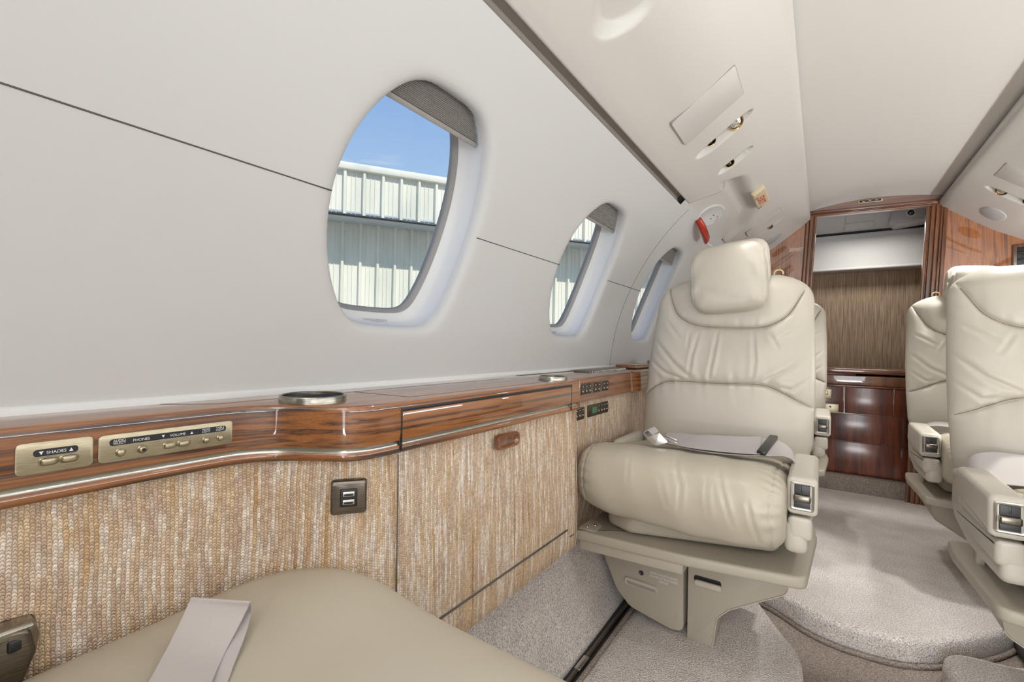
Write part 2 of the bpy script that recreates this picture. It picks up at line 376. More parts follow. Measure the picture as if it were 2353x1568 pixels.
def glass(name, tint=(.97, .985, .98), refl=.10):
    m, nt, bs = mat(name); nt.nodes.remove(bs); out = nt.nodes['Material Output']
    t = nd(nt, 'BsdfTransparent'); t.inputs[0].default_value = (*tint, 1); gl = nd(nt, 'BsdfGlossy'); gl.inputs['Roughness'].default_value = .02
    fr = nd(nt, 'LayerWeight'); fr.inputs[0].default_value = .25; mu = nd(nt, 'Math'); mu.operation = 'MULTIPLY'; mu.inputs[1].default_value = refl*3
    n = nd(nt, 'TexNoise'); n.inputs['Scale'].default_value = 25; nt.links.new(coords(nt), n.inputs['Vector'])
    bp = nd(nt, 'Bump'); bp.inputs['Strength'].default_value = .02; nt.links.new(n.outputs[0], bp.inputs['Height']); nt.links.new(bp.outputs[0], gl.inputs['Normal'])
    nt.links.new(fr.outputs['Fresnel'], mu.inputs[0])
    mx = nd(nt, 'MixShader'); nt.links.new(mu.outputs[0], mx.inputs[0]); nt.links.new(t.outputs[0], mx.inputs[1]); nt.links.new(gl.outputs[0], mx.inputs[2]); nt.links.new(mx.outputs[0], out.inputs[0])
    return m
M_GLASS = glass('acrylic_pane')
def siding():
    m, nt, bs = mat('painted_steel_siding'); bs.inputs['Roughness'].default_value = .55
    n = nd(nt, 'TexNoise'); n.inputs['Scale'].default_value = 1; n.inputs['Detail'].default_value = 5; nt.links.new(coords(nt, (1.2, 1.2, .35)), n.inputs['Vector'])
    r = ramp(nt, [(.3, (.68, .68, .56)), (.5, (.84, .81, .68)), (.7, (.90, .84, .70))]); nt.links.new(n.outputs[0], r.inputs[0]); nt.links.new(r.outputs[0], bs.inputs['Base Color']); return m
M_SIDING = siding()
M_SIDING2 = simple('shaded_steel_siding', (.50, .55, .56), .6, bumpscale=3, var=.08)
M_LENS = simple('lamp_lens', (.55, .56, .50), .08, .6, coat=1)

# ------------------------------------------------------------------ fuselage section
XC, ZC, R = .19, .58, .80
def wp(Y, s, r=R, side=-1):
    a = s/R; return Vector((XC+side*r*math.cos(a), Y, ZC+r*math.sin(a)))
S0, S1 = .036, .633
WIN = [(-.110, .333), (.520, .333), (1.159, .333), (1.779, .333)]
HA, HB, NP = .146, .187, 2.75
def superpt(t, a, b, n=NP):
    c, s = math.cos(t), math.sin(t); return (a*math.copysign(abs(c)**(2/n), c), b*math.copysign(abs(s)**(2/n), s))
YF, YB = -1.6, 2.80
def winpt(t, a, b):
    """barrel-sided window outline with flat ends, wider towards the sill"""
    c, s = math.cos(t), math.sin(t); bb = b*(1.075 if s > 0 else 1.22)
    re = 1/math.sqrt((c/a)**2+(s/bb)**2); rf = b/max(abs(s), 1e-4); p = 17
    r = (re**-p+rf**-p)**(-1/p); x, y = r*c, r*s
    return (x-.05*y, y)
def win_hw(t):      # half width at t = offset/half height
    return math.sqrt(max(0, 1-(t/1.075)**2))
def build_wall(side, name):
    V = []; F = []; flip = side > 0
    def add(p): V.append(p); return len(V)-1
    def quadF(*q): F.append(q[::-1] if flip else q)
    def patch(y0, y1, s0, s1, ny, ns):
        idx = [[add(wp(y0+(y1-y0)*i/ny, s0+(s1-s0)*j/ns, side=side)) for i in range(ny+1)] for j in range(ns+1)]
        for j in range(ns):
            for i in range(ny): quadF(idx[j][i], idx[j][i+1], idx[j+1][i+1], idx[j+1][i])
    sa, sb = .105, .560
    patch(YF, YB, S0, sa, 60, 5); patch(YF, YB, sb, S1, 60, 6)
    if side < 0: patch(1.478, YB, S1, .652, 20, 2)
    ys = YF
    for (wy, ws) in WIN:
        y0, y1 = wy-.19, wy+.19
        if y0-ys > .01: patch(ys, y1-.38, sa, sb, max(2, int((y0-ys)/.05)), 24)
        ys = y1
        n = 128; loops = []
        # parametric loops from hole outwards to the rectangle, flared lip
        for (d, dep) in ((0, .020), (.0012, .012), (.004, .006), (.008, .0025), (.014, .0006), (.022, 0)):
            loops.append([(wy+x, ws+s, R+dep) for (x, s) in (winpt(2*PI*(k+.5)/n, HA+d, HB+d) for k in range(n))])
        outer = []
        for (y, s, r) in loops[-1]:
            dy, ds = y-wy, s-ws; a, bb = .19, (sb-ws if ds > 0 else ws-sa)
            t = min(a/max(abs(dy), 1e-6), bb/max(abs(ds), 1e-6)); outer.append((wy+dy*t, ws+ds*t, R))
        mid = []
        for q in (.33, .66): loops.append([tuple(a+(b2-a)*q for a, b2 in zip(p, o2)) for p, o2 in zip(loops[5], outer)])
        loops.append(outer)
        ids = [[add(wp(y, s, r, side)) for (y, s, r) in L] for L in loops]
        for a in range(len(ids)-1):
            for k in range(n):
                k2 = (k+1) % n; quadF(ids[a][k], ids[a+1][k], ids[a+1][k2], ids[a][k2])
        # corners of the rectangle
        for (cy, cs) in ((y0, sa), (y1, sa), (y0, sb), (y1, sb)):
            L = outer; k = min(range(n), key=lambda i: abs(math.atan2(L[i][1]-ws, L[i][0]-wy)-math.atan2(cs-ws, cy-wy)))
            c = add(wp(cy, cs, side=side))
            for kk in (k-1, k, k+1):
                kk %= n; k2 = (kk+1) % n
                same = lambda p: abs(p[0]-cy) < 1e-5 or abs(p[1]-cs) < 1e-5
                if not (abs(L[kk][0]-L[k2][0]) < 1e-6 or abs(L[kk][1]-L[k2][1]) < 1e-6):
                    quadF(ids[-1][kk], c, ids[-1][k2])
    patch(ys, YB, sa, sb, int((YB-ys)/.05), 24)
    me = mesh(name, V, F, M_WALL, smooth=True)
    bm = bmesh.new(); bm.from_mesh(me.data); bmesh.ops.remove_doubles(bm, verts=bm.verts, dist=.00005)
    bmesh.ops.recalc_face_normals(bm, faces=bm.faces); bm.to_mesh(me.data); bm.free()
    return me
wl = build_wall(-1, 'wall_left'); tag(wl, 'pale grey curved cabin sidewall with rounded window openings', kind='structure')
wr = build_wall(1, 'wall_right'); tag(wr, kind='structure')
# outer skin keeps daylight out except through the windows
def skin(side, name):
    V = []; F = []; n = 10
    # shell panels behind the lining between windows (dark insulation)
    def patch(y0, y1, s0, s1):
        b0 = len(V); ny, ns = 2, 8
        for j in range(ns+1):
            for i in range(ny+1): sv = s0+(s1-s0)*j/ns; V.append(wp(y0+(y1-y0)*i/ny, sv, R+.03+max(0, sv-.62)*.30, side))
        for j in range(ns):
            for i in range(ny): a = b0+j*(ny+1)+i; F.append((a, a+1, a+ny+2, a+ny+1))
    patch(YF, YB, -.35, .10); patch(YF, YB, .57, 1.4)
    y = YF
    for (wy, ws) in WIN: patch(y, wy-.19, .10, .57); y = wy+.19
    patch(y, YB, .10, .57)
    o = mesh(name, V, F, M_GAP); return tag(o, kind='structure')
skin(-1, 'wall_left_outer'); skin(1, 'wall_right_outer')
for sx_, nm_ in ((-.61, 'wall_left_foot'), (.99, 'wall_right_foot')): tag(rbox(nm_, (sx_, .6, .09), (.03, 4.5, .42), M_GAP, None, 0), kind='structure')

LAB = {1: 'largest oval window nearest the camera, hangar in view', 2: 'middle oval window between the big one and the exit panel', 3: 'farthest oval window beside the seat headrest'}
def build_window(i, wy, ws, side, name):
    root = bpy.data.objects.new(name, None); COL.objects.link(root); root.location = wp(wy, ws, R+.04, side)
    tag(root, LAB.get(i) if side < 0 else None, kind='structure')
    n = 128
    def ring(a, b, dep, dy=0, ds=0): return [wp(wy+dy+x, ws+ds+s, R+dep, side) for (x, s) in (winpt(2*PI*(k+.5)/n, a, b) for k in range(n))]
    def loft(nm, rings, m):
        V = [p for r in rings for p in r]; F = []
        for a in range(len(rings)-1):
            for k in range(n):
                q = (a*n+k, (a+1)*n+k, (a+1)*n+(k+1) % n, a*n+(k+1) % n); F.append(q[::-1] if side < 0 else q)
        return mesh(nm, V, F, m, root, sharp=50)
    # liner: ledge just behind the lip, then the deep reveal wall, then inner step
    loft('window_frame', [ring(HA+.003, HB+.003, .018), ring(HA+.003, HB+.003, .034), ring(HA+.001, HB+.001, .050), ring(HA-.003, HB-.003, .060), ring(HA-.010, HB-.011, .0645), ring(HA-.0125, HB-.0145, .069)], M_REVEAL)
    loft('gasket', [ring(HA-.0120, HB-.0140, .067), ring(HA-.0140, HB-.0160, .070), ring(HA-.0175, HB-.0195, .0740), ring(HA-.0185, HB-.0205, .080)], M_GASKET)
    loft('outer_reveal', [ring(HA-.0185, HB-.0205, .079), ring(HA-.0145, HB-.0165, .088), ring(HA+.002, HB+.002, .092)], M_GASKET)
    # wide flange so no light leaks round the frame
    loft('flange', [ring(HA-.004, HB-.005, .0895), ring(HA+.03, HB+.04, .0895)], M_GAP)
    # pane (thin solid)
    V = []; F = []
    for dep in (.075, .078):
        b0 = len(V); V.append(wp(wy, ws, R+dep, side)); 
        R_ = []
        for q in (.33, .66, 1):
            for (x, s) in (winpt(2*PI*(k+.5)/n, (HA-.018)*q, (HB-.020)*q) for k in range(n)): V.append(wp(wy+x, ws+s, R+dep, side))
        for k in range(n): F.append((b0, b0+1+k, b0+1+(k+1) % n))
        for a in range(2):
            for k in range(n): F.append((b0+1+a*n+k, b0+1+(a+1)*n+k, b0+1+(a+1)*n+(k+1) % n, b0+1+a*n+(k+1) % n))
    mesh('pane', V, F, M_GLASS, root)
    # pleated shade drawn a little way down
    s_low = ws+HB*(.70 if i != 1 else .765)
    npl = 17; rows = []
    for j in range(npl*2+1):
        s = s_low+(ws+HB-.004-s_low)*j/(npl*2); t = (s-ws)/(HB-.003)
        hw = (HA+.002)*win_hw(t)
        dep = +.027+(.0055 if j % 2 else 0); rows.append([wp(wy+hw*u-.05*(s-ws), s, R+dep, side) for u in (-1, -.5, 0, .5, 1)])
    V = [p for r in rows for p in r]; F = []
    for j in range(len(rows)-1):
        for k in range(4): a = j*5+k; F.append((a, a+1, a+6, a+5))
    sh = mesh('window_shade', V, F, M_SHADE, root, smooth=False)
    t = (s_low-ws)/(HB-.003); hw = HA*win_hw(t)+.001
    c0 = wp(wy-.05*(s_low-ws), s_low-.003, R+.031, side); up = (wp(wy, s_low+.01, R, side)-wp(wy, s_low, R, side)).normalized(); nn = (wp(wy, s_low, R+1, side)-wp(wy, s_low, R, side)).normalized()
    rot = Matrix((Vector((0, 1, 0)), up, nn)).transposed()
    bm_obj('shade_rail', rbox_bm(c0, (2*hw, .008, .007), .0015, 2, rot), M_PLATEGREY, root)
    if side < 0 and i > 0:
        c = wp(wy+.012, ws-HB+.026-.010, R+.037, side)
        P = wp(wy+.012, ws-HB+.0155, R+.0545, side)
        txt = 'TAKEOFF AND LANDING, SEAT OUTBOARD AND BACK UPRIGHT\nHEADREST EXTENDED AND SHOULDER HARNESS LATCHED\nLIFE VEST UNDER SEAT CUSHION'
        e0, e1 = wp(wy, ws-HB-.001, R+.050, side), wp(wy, ws-HB+.003, R+.060, side)
        pl = e0.lerp(e1, .80); pl.y = wy+.012
        text('placard_text', txt, pl, (0, 1, 0), (e1-e0), .0030, M_DARKPRINT, root, lift=.0012, spacing=1.15, squeeze=.60)
    return root
M_PLATEGREY = simple('shade_rail_grey', (.30, .285, .27), .4)
for i, (wy, ws) in enumerate(WIN):
    build_window(i, wy, ws, -1, 'window_%d' % (i if i else 4))
    build_window(i, wy, ws, 1, 'window_%d' % (i+5))

# thin panel joints on the sidewall
def seam(name, pts, r=.0009, parent=None):
    o = tube(name, pts, r, M_SEAM, parent, n=6); return o
so = empty('trim_1', wp(.2, .3295), 'thin dark horizontal joint running along the sidewall at window mid-height', None); so['kind'] = 'structure'
for (a, b2) in ((-1.6, WIN[0][0]-HA-.002), (WIN[0][0]+HA+.008, WIN[1][0]-HA-.008), (WIN[1][0]+HA+.010, WIN[2][0]-HA-.008), (WIN[2][0]+HA+.010, WIN[3][0]-HA-.008), (WIN[3][0]+HA+.01, 2.79)):
    seam('joint_line', [wp(a+(b2-a)*k/8, .3295, R-.0002) for k in range(9)], parent=so)
so2 = empty('trim_2', wp(1.5, .05), 'faint upright joint where the emergency exit panel meets the sidewall', None); so2['kind'] = 'structure'
seam('joint_line', [wp(1.505+.055*(k/24)**1.6, .04+.60*k/24, R-.0001) for k in range(25)], .0007, so2)

# channel at the wall/overhead joint
def channel(side, name):
    pr = [(R, S1), (R+.012, S1+.001), (R+.022, S1+.008), (R+.022, S1+.020), (R+.018, S1+.030)]
    V = []; F = []; ny = 30; ye = 1.475 if side < 0 else YB
    for i in range(ny+1):
        y = YF+(ye-YF)*i/ny
        for (r, s) in pr: V.append(wp(y, s, r, side))
    k = len(pr)
    for i in range(ny):
        for j in range(k-1): a = i*k+j; F.append((a, a+1, a+k+1, a+k))
    return tag(mesh(name, V, F, M_GAP), kind='structure')
channel(-1, 'trim_3'); channel(1, 'trim_4')

# ------------------------------------------------------------------ overhead service panels
PX = [(-.3600, 1.176), (-.3612, 1.170), (-.3605, 1.1645), (-.356, 1.1625), (-.348, 1.1660), (-.33, 1.1755), (-.28, 1.206), (-.235, 1.232), (-.18, 1.272), (-.13, 1.311), (-.10, 1.3345), (-.083, 1.347), (-.070, 1.357), (-.061, 1.366), (-.056, 1.376), (-.0555, 1.386), (-.059, 1.397)]
def arc_resample(P, step=.004):
    P = [Vector(p) for p in P]; out = [P[0]]
    for a, b2 in zip(P, P[1:]):
        L = (b2-a).length; n = max(1, int(L/step+.5))
        for k in range(1, n+1): out.append(a+(b2-a)*k/n)
    return out
def catmull(P, n=8):
    P = [Vector(p) for p in P]; out = []
    for i in range(len(P)-1):
        p0 = P[max(i-1, 0)]; p1 = P[i]; p2 = P[i+1]; p3 = P[min(i+2, len(P)-1)]
        for k in range(n):
            t = k/n; out.append(.5*((2*p1)+(-p0+p2)*t+(2*p0-5*p1+4*p2-p3)*t*t+(-p0+3*p1-3*p2+p3)*t**3))
    out.append(P[-1]); return out
def sstep(x): x = min(1, max(0, x)); return x*x*(3-2*x)
def poly_sdf(px, py, poly):
    """signed distance, negative inside"""
    d = 1e9; ins = False; n = len(poly)
    for i in range(n):
        x0, y0 = poly[i]; x1, y1 = poly[(i+1) % n]
        ex, ey = x1-x0, y1-y0; t = max(0, min(1, ((px-x0)*ex+(py-y0)*ey)/(ex*ex+ey*ey)))
        d = min(d, math.hypot(px-x0-t*ex, py-y0-t*ey))
        if (y0 > py) != (y1 > py) and px < (x1-x0)*(py-y0)/(y1-y0)+x0: ins = not ins
    return -d if ins else d
EXITP = round_poly([(-.42, 1.50), (-.366, 1.525), (-.272, 1.625), (-.272, 1.99), (-.33, 2.09), (-.42, 2.13)], [0, .01, .05, .06, .08, 0], 5)
def pod(cx, cy, hx, hy, ang, dep, tilt=0):
    return (cx, cy, hx, hy, ang, dep, tilt)
LPODS = [pod(-.217, 1.272, .068, .024, -.02, .021), pod(-.216, 1.458, .046, .021, .05, .015), pod(-.245, .655, .052, .060, .5, .020), pod(-.216, 2.372, .072, .012, .04, .006)]
RPODS = [pod(.580, 2.385, .085, .022, .0, .014)]
def psu_surface(x, y, z, pods, notch, mirror):
    X = x
    if notch:
        if y > 1.40 and y < 2.4 and x < -.1:
            d = poly_sdf(x, y, EXITP)
            if d < .085:
                zE = ZC+math.sqrt(max(0, R*R-(x-XC)**2))
                wdt = .012 if (y < 1.64 and x < -.27 ) else .078
                ex = 0 if wdt < .05 or d <= 0 else .020
                m = 1 if d <= 0 else 1-sstep(d/wdt)
                z = z+(zE-z+ex)*m
                if 0 < d < .004: z -= 0
    for (cx, cy, hx, hy, a, dep, tl) in pods:
        c, s = math.cos(a), math.sin(a); dx, dy = x-cx, y-cy
        u = (dx*c+dy*s)/hx; v = (-dx*s+dy*c)/hy
        if abs(u) < 1.3 and abs(v) < 1.3:
            q = (abs(u)**2.3+abs(v)**2.3)**(1/2.3)
            z += dep*(1-sstep((q-.84)/.17))*(.75+.25*v)
    return z
def build_psu(side, name, pods, notch):
    P = catmull(PX, 6); P = arc_resample([tuple(p) for p in P], .0045)
    ys = list(np.arange(YF, .45, .05))+list(np.arange(.45, 2.6, .0045 if side < 0 else .03))+list(np.arange(2.6, YB+.001, .04))
    if side > 0: ys = list(np.arange(YF, 2.2, .06))+list(np.arange(2.2, YB, .008))
    ys[-1] = YB
    V = []; F = []; k = len(P)
    nr = Vector((-.57, .82)).normalized()
    for y in ys:
        for j, p in enumerate(P):
            x, z = p
            if j < 10 and side < 0 and y > 1.475:      # panel lip dies into the exit panel surface
                zE = ZC+math.sqrt(max(0, R*R-(x-XC)**2)); t = sstep((y-1.475)/.03); z = z+(zE-z)*t
            xs = x if side < 0 else x
            z2 = psu_surface(xs, y, z, [(q[0] if side < 0 else 2*XC-q[0], q[1], q[2], q[3], q[4], q[5], q[6]) for q in pods], notch, side > 0)
            V.append((x if side < 0 else 2*XC-x, y, z2))
    for i in range(len(ys)-1):
        for j in range(k-1):
            a = i*k+j; q = (a, a+k, a+k+1, a+1); F.append(q if side < 0 else q[::-1])
    return mesh(name, V, F, M_CEIL)
lp = empty('overhead_service_panel', (-.2, 1.2, 1.26), 'long pale overhead panel on the left with reading lamps, air vents and access covers', 'overhead panel')
rp_ = empty('overhead_service_panel', (.58, 1.4, 1.26), 'pale overhead panel at the right edge with one lamp slot and an oval speaker', 'overhead panel')
o = build_psu(-1, 'panel_shell', LPODS, True); o.parent = lp; o.location = -lp.location
o = build_psu(1, 'panel_shell', RPODS, False); o.parent = rp_; o.location = -rp_.location
def psu_frame(x, y, side=-1):
    """point, cross tangent (towards centre), along, normal (down) of the overhead panel at x"""
    P = catmull(PX, 6); xx = x if side < 0 else 2*XC-x
    for a, b2 in zip(P, P[1:]):
        if a[0] <= xx <= b2[0] and b2[0] > a[0]:
            t = (xx-a[0])/(b2[0]-a[0]); z = a[1]+(b2[1]-a[1])*t; break
    for a, b2 in zip(P, P[1:]):
        if a[0] <= xx <= b2[0] and b2[0] > a[0]: tg = Vector((b2[0]-a[0], 0, b2[1]-a[1])).normalized()
    if side > 0: tg.x = -tg.x
    al = Vector((0, 1, 0)); n = tg.cross(al) if side < 0 else al.cross(tg)
    if n.z > 0: n = -n
    return Vector((x, y, z)), tg, al, n
def cover(parent, cx, cy, hx, hy, side=-1, r=.006, name='access_cover', m=None, lift=.0004, th=.004, dark=True):
    p, tg, al, n = psu_frame(cx, cy, side)
    poly = round_poly([(-hx, -hy), (hx, -hy), (hx, hy), (-hx, hy)], r, 4)
    if dark:
        poly2 = round_poly([(-hx-.0009, -hy-.0009), (hx+.0009, -hy-.0009), (hx+.0009, hy+.0009), (-hx-.0009, hy+.0009)], r, 4)
        prism('cover_gap', poly2, p-n*(th)-n*.0006, tg, al, n, th+.0006, M_GAPD, parent, 0)
    return prism(name, poly, p-n*(th-lift), tg, al, n, th, m or M_CEIL, parent, .0004, 2)
M_GAPD = simple('cover_gap_shadow', (.30, .28, .26), .8)
cover(lp, -.2195, 1.0985, .078, .064)
cover(lp, -.2135, 2.24, .078, .040)
def lamp(parent, cx, cy, rad, side=-1, name='reading_lamp', lens=True, tilt=(.0, -.5), sink=.004):
    p, tg, al, n = psu_frame(cx, cy, side)
    d = (n+al*tilt[1]+tg*tilt[0]).normalized(); c = p-n*(sink)
    M = d.to_track_quat('Z', 'X').to_matrix()
    prof = [(0, -.012), (rad*.9, -.010), (rad*1.10, -.006), (rad*1.12, .002), (rad*1.02, .005), (rad*.90, .004), (rad*.85, -.001)]
    o = revolve(name, prof, c, M_BRASS, parent, 32, M=M)
    off = root_loc(parent)
    if lens: revolve('lamp_lens', [(0, .0035), (rad*.4, .003), (rad*.8, .001), (rad*.86, -.002)], c, M_LENS, parent, 32, M=M)
    else:
        revolve('vent_core', [(0, .006), (rad*.25, .005), (rad*.32, -.001), (rad*.55, -.002), (rad*.62, .003), (rad*.72, .001), (rad*.85, -.004)], c, M_BRONZE, parent, 32, M=M)
lamp(lp, -.183, 1.275, .0175, name='reading_lamp', sink=.009)
lamp(lp, -.240, 1.262, .0125, name='air_vent', lens=False, sink=.011)
lamp(lp, -.226, 1.458, .0125, name='air_vent', lens=False, sink=.008)
lamp(lp, -.200, 2.378, .0120, name='air_vent', lens=False, sink=.004)
lamp(rp_, .535, 2.385, .0175, 1, name='reading_lamp', sink=.008)
lamp(rp_, .600, 2.385, .0125, 1, name='air_vent', lens=False, sink=.009)
def oval(parent, cx, cy, hx, hy, side=-1, name='speaker_grille'):
    p, tg, al, n = psu_frame(cx, cy, side)
    rim = [tuple(superpt(2*PI*k/48, hx+.004, hy+.004, 2.3)) for k in range(48)]; inn = [tuple(superpt(2*PI*k/48, hx, hy, 2.3)) for k in range(48)]
    prism('speaker_rim', rim, p-n*.004, tg, al, n, .0052, M_CEIL, parent, .0012, 2)
    prism(name, inn, p-n*.004, tg, al, n, .0062, M_GREY, parent, .001, 2)
oval(lp, -.205, 2.62, .042, .060); oval(rp_, .568, 2.62, .040, .065, 1)
cover(rp_, .555, 2.20, .078, .065, 1)

# lit exit sign
p, tg, al, n = psu_frame(-.195, 1.895)
es = empty('exit_sign', p, 'small cream plastic EXIT sign with red letters on the left overhead panel', 'exit sign')
A = Vector((math.cos(.0), 0, 0))
poly = round_poly([(-.024, -.095), (.024, -.095), (.024, .095), (-.024, .095)], .006, 4)
prism('sign_body', poly, p-n*.004, tg, al, n, .0135, M_CREAM, es, .003, 3)
rbox('lamp_cap', p+n*.009-al*.078, (.046, .030, .010), M_CREAM, es, .004, 3, Matrix((tg, al, n)).transposed())
revolve('screw', [(0, .001), (.006, .001), (.0065, -.002)], p+n*.0145-al*.078, M_CREAM, es, 20, M=n.to_track_quat('Z', 'X').to_matrix())
text('sign_letters', 'EXIT', p+n*.0094+al*(.020)+tg*(-.002)-tg*.012, al, tg, .036, M_REDPRINT, es, lift=0, squeeze=1.15, bold=.02)
for q in (-.040, .080): rbox('clip', p+n*.0105+al*q-tg*.016, (.012, .005, .003), M_BRONZE, es, .0008, 2, Matrix((tg, al, n)).transposed())
# text sits on the lower face: flip its lift towards the cabin
for c in es.children:
    if c.name.startswith('sign_letters'):
        for v in c.data.vertices: v.co += n*.0004

# ceiling between the overhead panels
def ceil(u, v):
    x0, x1 = -.11, 2*XC+.11; x = x0+(x1-x0)*u; t = (x-XC)/(x1-XC); return Vector((x, YF+(YB-YF)*v, 1.402+.040*(1-t*t)))
tag(grid('ceiling', ceil, 24, 12, M_HEAD), 'smooth pale cabin ceiling arching between the overhead panels', kind='structure')
tag(rbox('ceiling', (XC, .6, 1.52), (1.6, 4.6, .02), M_GAP, None, 0), kind='structure')

# emergency exit handle recess
def wn(Y, s): return (wp(Y, s, R-1)-wp(Y, s, R)).normalized()   # normal into the cabin
eh = empty('emergency_release', wp(1.76, .655), 'red emergency exit handle in an oval recess of the white exit panel', 'emergency release')
def wpt(y, s, r): return wp(y, s, r)
n_ = 48
def hring(a, b, dep, cy=1.765, cs=.677): return [wp(cy+x*.92-sv*.45, cs+sv+x*.25, R-dep) for (x, sv) in (superpt(2*PI*k/n_, a, b, 2.2) for k in range(n_))]
def loftc(nm, rings, m, par, cap=True):
    V = [p for r in rings for p in r]; F = []; n = len(rings[0])
    for a in range(len(rings)-1):
        for k in range(n): F.append((a*n+k, a*n+(k+1) % n, (a+1)*n+(k+1) % n, (a+1)*n+k))
    if cap: F.append(tuple((len(rings)-1)*n+k for k in range(n)))
    return mesh(nm, V, F, m, par, sharp=45)
loftc('recess_rim', [hring(.104, .048, -.001), hring(.100, .045, .002), hring(.094, .041, .004), hring(.090, .038, .0035), hring(.084, .033, .0008)], M_WALL, eh)
loftc('recess_bowl', [hring(.084, .033, .001), hring(.070, .023, .0004)], M_WALL, eh)
# white print arc and triangles
arc = [wp(1.825+.020*math.cos(a), .680+.016*math.sin(a), R-.003) for a in np.linspace(-.6, 2.4, 12)]
tube('arrow_mark', arc, .0005, M_DARKPRINT, eh, 5)
for (dy, ds) in ((-.01, -.002), (-.02, .012)): rbox('mark', wp(1.80+dy, .675+ds, R-.003), (.002, .010, .002), M_DARKPRINT, eh, 0)
hp = [wp(1.690, .640, R-.004), wp(1.715, .632, R-.022), wp(1.76, .622, R-.032), wp(1.82, .612, R-.034), wp(1.865, .604, R-.030)]
def sweepbox(nm, pts, w, h, m, par, up=None):
    V = []; F = []; P = [Vector(p) for p in pts]; k = 8
    for i, p in enumerate(P):
        t = (P[min(i+1, len(P)-1)]-P[max(i-1, 0)]).normalized(); u = up or Vector((0, 0, 1)); sd = t.cross(u).normalized(); uu = sd.cross(t).normalized()
        ww = w[i] if isinstance(w, (list, tuple)) else w; hh = h[i] if isinstance(h, (list, tuple)) else h
        for a in range(k):
            x, y = superpt(2*PI*(a+.5)/k, ww, hh, 4); V.append(p+sd*x+uu*y)
    for i in range(len(P)-1):
        for a in range(k): F.append((i*k+a, i*k+(a+1) % k, (i+1)*k+(a+1) % k, (i+1)*k+a))
    F.append(tuple(range(k-1, -1, -1))); F.append(tuple((len(P)-1)*k+a for a in range(k)))
    return mesh(nm, V, F, m, par, sharp=60)
sweepbox('handle_grip', hp, [.010, .012, .012, .012, .010], [.008, .009, .009, .009, .006], M_RED, eh, wn(1.76, .63))
sweepbox('handle_insert', [p+wn(1.76, .63)*.008+Vector((.002, 0, .006)) for p in hp[1:4]], .005, .003, M_BLACK, eh, wn(1.76, .63))
sweepbox('handle_cable', [hp[-1], hp[-1]+Vector((.01, .01, -.012)), hp[-1]+Vector((.018, .02, -.016))], .0015, .0015, M_WHITEPRINT, eh)
# outline joint of the exit panel
so3 = empty('trim_5', wp(1.8, .7), 'curved joint and shadow gap along the top of the emergency exit panel', None); so3['kind'] = 'structure'
def onpsu(x, y):
    zE = ZC+math.sqrt(R*R-(x-XC)**2); return Vector((x, y, zE-.0008))
EP = [(x, y) for (x, y) in EXITP if x > -.366]
seam('joint_line', [onpsu(x, y) for (x, y) in EP if 1.66 < y < 1.97], .0010, so3)

# ------------------------------------------------------------------ side ledge (wood) and lower fabric wall
LF = [(YF, -.525), (-1.2, -.525), (-.8, -.525), (-.4, -.525), (-.2, -.525), (0, -.525), (.10, -.525), (.17, -.525), (.21, -.525), (.240, -.5235), (.26, -.516), (.28, -.502), (.295, -.482), (.31, -.458), (.325, -.440), (.345, -.430), (.37, -.4275), (.40, -.4275), (.50, -.4275), (.6, -.4275), (.7, -.4275), (.8, -.4275), (.893, -.4275)]
LF = catmull(LF, 6)
def ledge_front_x(y):
    for a, b2 in zip(LF, LF[1:]):
        if a[1] is not None and a[0] <= y <= b2[0]: return a[1]+(b2[1]-a[1])*(y-a[0])/max(1e-9, b2[0]-a[0])
    return LF[-1][1]
ledge = empty('side_ledge', (-.5, .5, .6), 'glossy rosewood ledge with bulging drawer front under the near windows', 'ledge')
ZT = .6265; ZBOT = .563
def ledge_piece(nm, path, m, prof, par, back=-.615):
    """path: list (x,y) front line; prof: list (dx, z) from top back to bottom"""
    V = []; F = []
    P = [Vector(p) for p in path]; k = len(prof)
    for i, p in enumerate(P):
        t = (P[min(i+1, len(P)-1)]-P[max(i-1, 0)]).normalized(); nn = Vector((t.y, -t.x))   # towards +X
        for (d, z) in prof:
            if d is None: V.append((back, p.y, z))
            else: q = p+nn*d; V.append((q.x, q.y, z))
    for i in range(len(P)-1):
        for j in range(k-1): a = i*k+j; F.append((a, a+1, a+k+1, a+k))
    return mesh(nm, V, F, m, par, sharp=50)
path = [(p[1], p[0]) for p in LF if p[0] >= -1.6]
path = [q for q in path if q[1] >= -.4]; path.insert(0, (-.525, -1.6))
PF = [(None, ZT), (-.0045, ZT), (-.0018, ZT-.0008), (-.0004, ZT-.003), (0, ZT-.007), (.0004, .600), (.0002, .588), (-.001, .579)]
PS = [(-.001, .579), (-.0022, .5775), (-.0028, .5755), (-.0024, .5735), (-.0022, .573)]
PB = [(-.0022, .573), (-.0008, .571), (-.0006, .566), (-.0025, .5635), (-.012, .5632), (-.02, .566)]
ledge_piece('ledge_top', path, M_WOOD, PF, ledge)
ledge_piece('metal_strip', path, M_STRIP, PS, ledge)
ledge_piece('lower_bead', path, M_WOOD, PB, ledge)
rbox('end_cap', (-.4525, .8925, .595), (.052, .004, .063), M_WOOD, ledge, .0015)
# drawer face in the bulge: black gap outline plus a proud face
rbox('drawer_gap', (-.4277, .622, .6165), (.0024, .464, .0042), M_BLACK, ledge, .0005)
rbox('drawer_gap', (-.4276, .3915, .592), (.0026, .0022, .052), M_BLACK, ledge, .0003)
rbox('drawer_gap', (-.4276, .8535, .592), (.0026, .0010, .052), M_BLACK, ledge, .0003)
rbox('drawer_front', (-.4277, .622, .5968), (.0032, .4595, .0345), M_WOOD, ledge, .001)
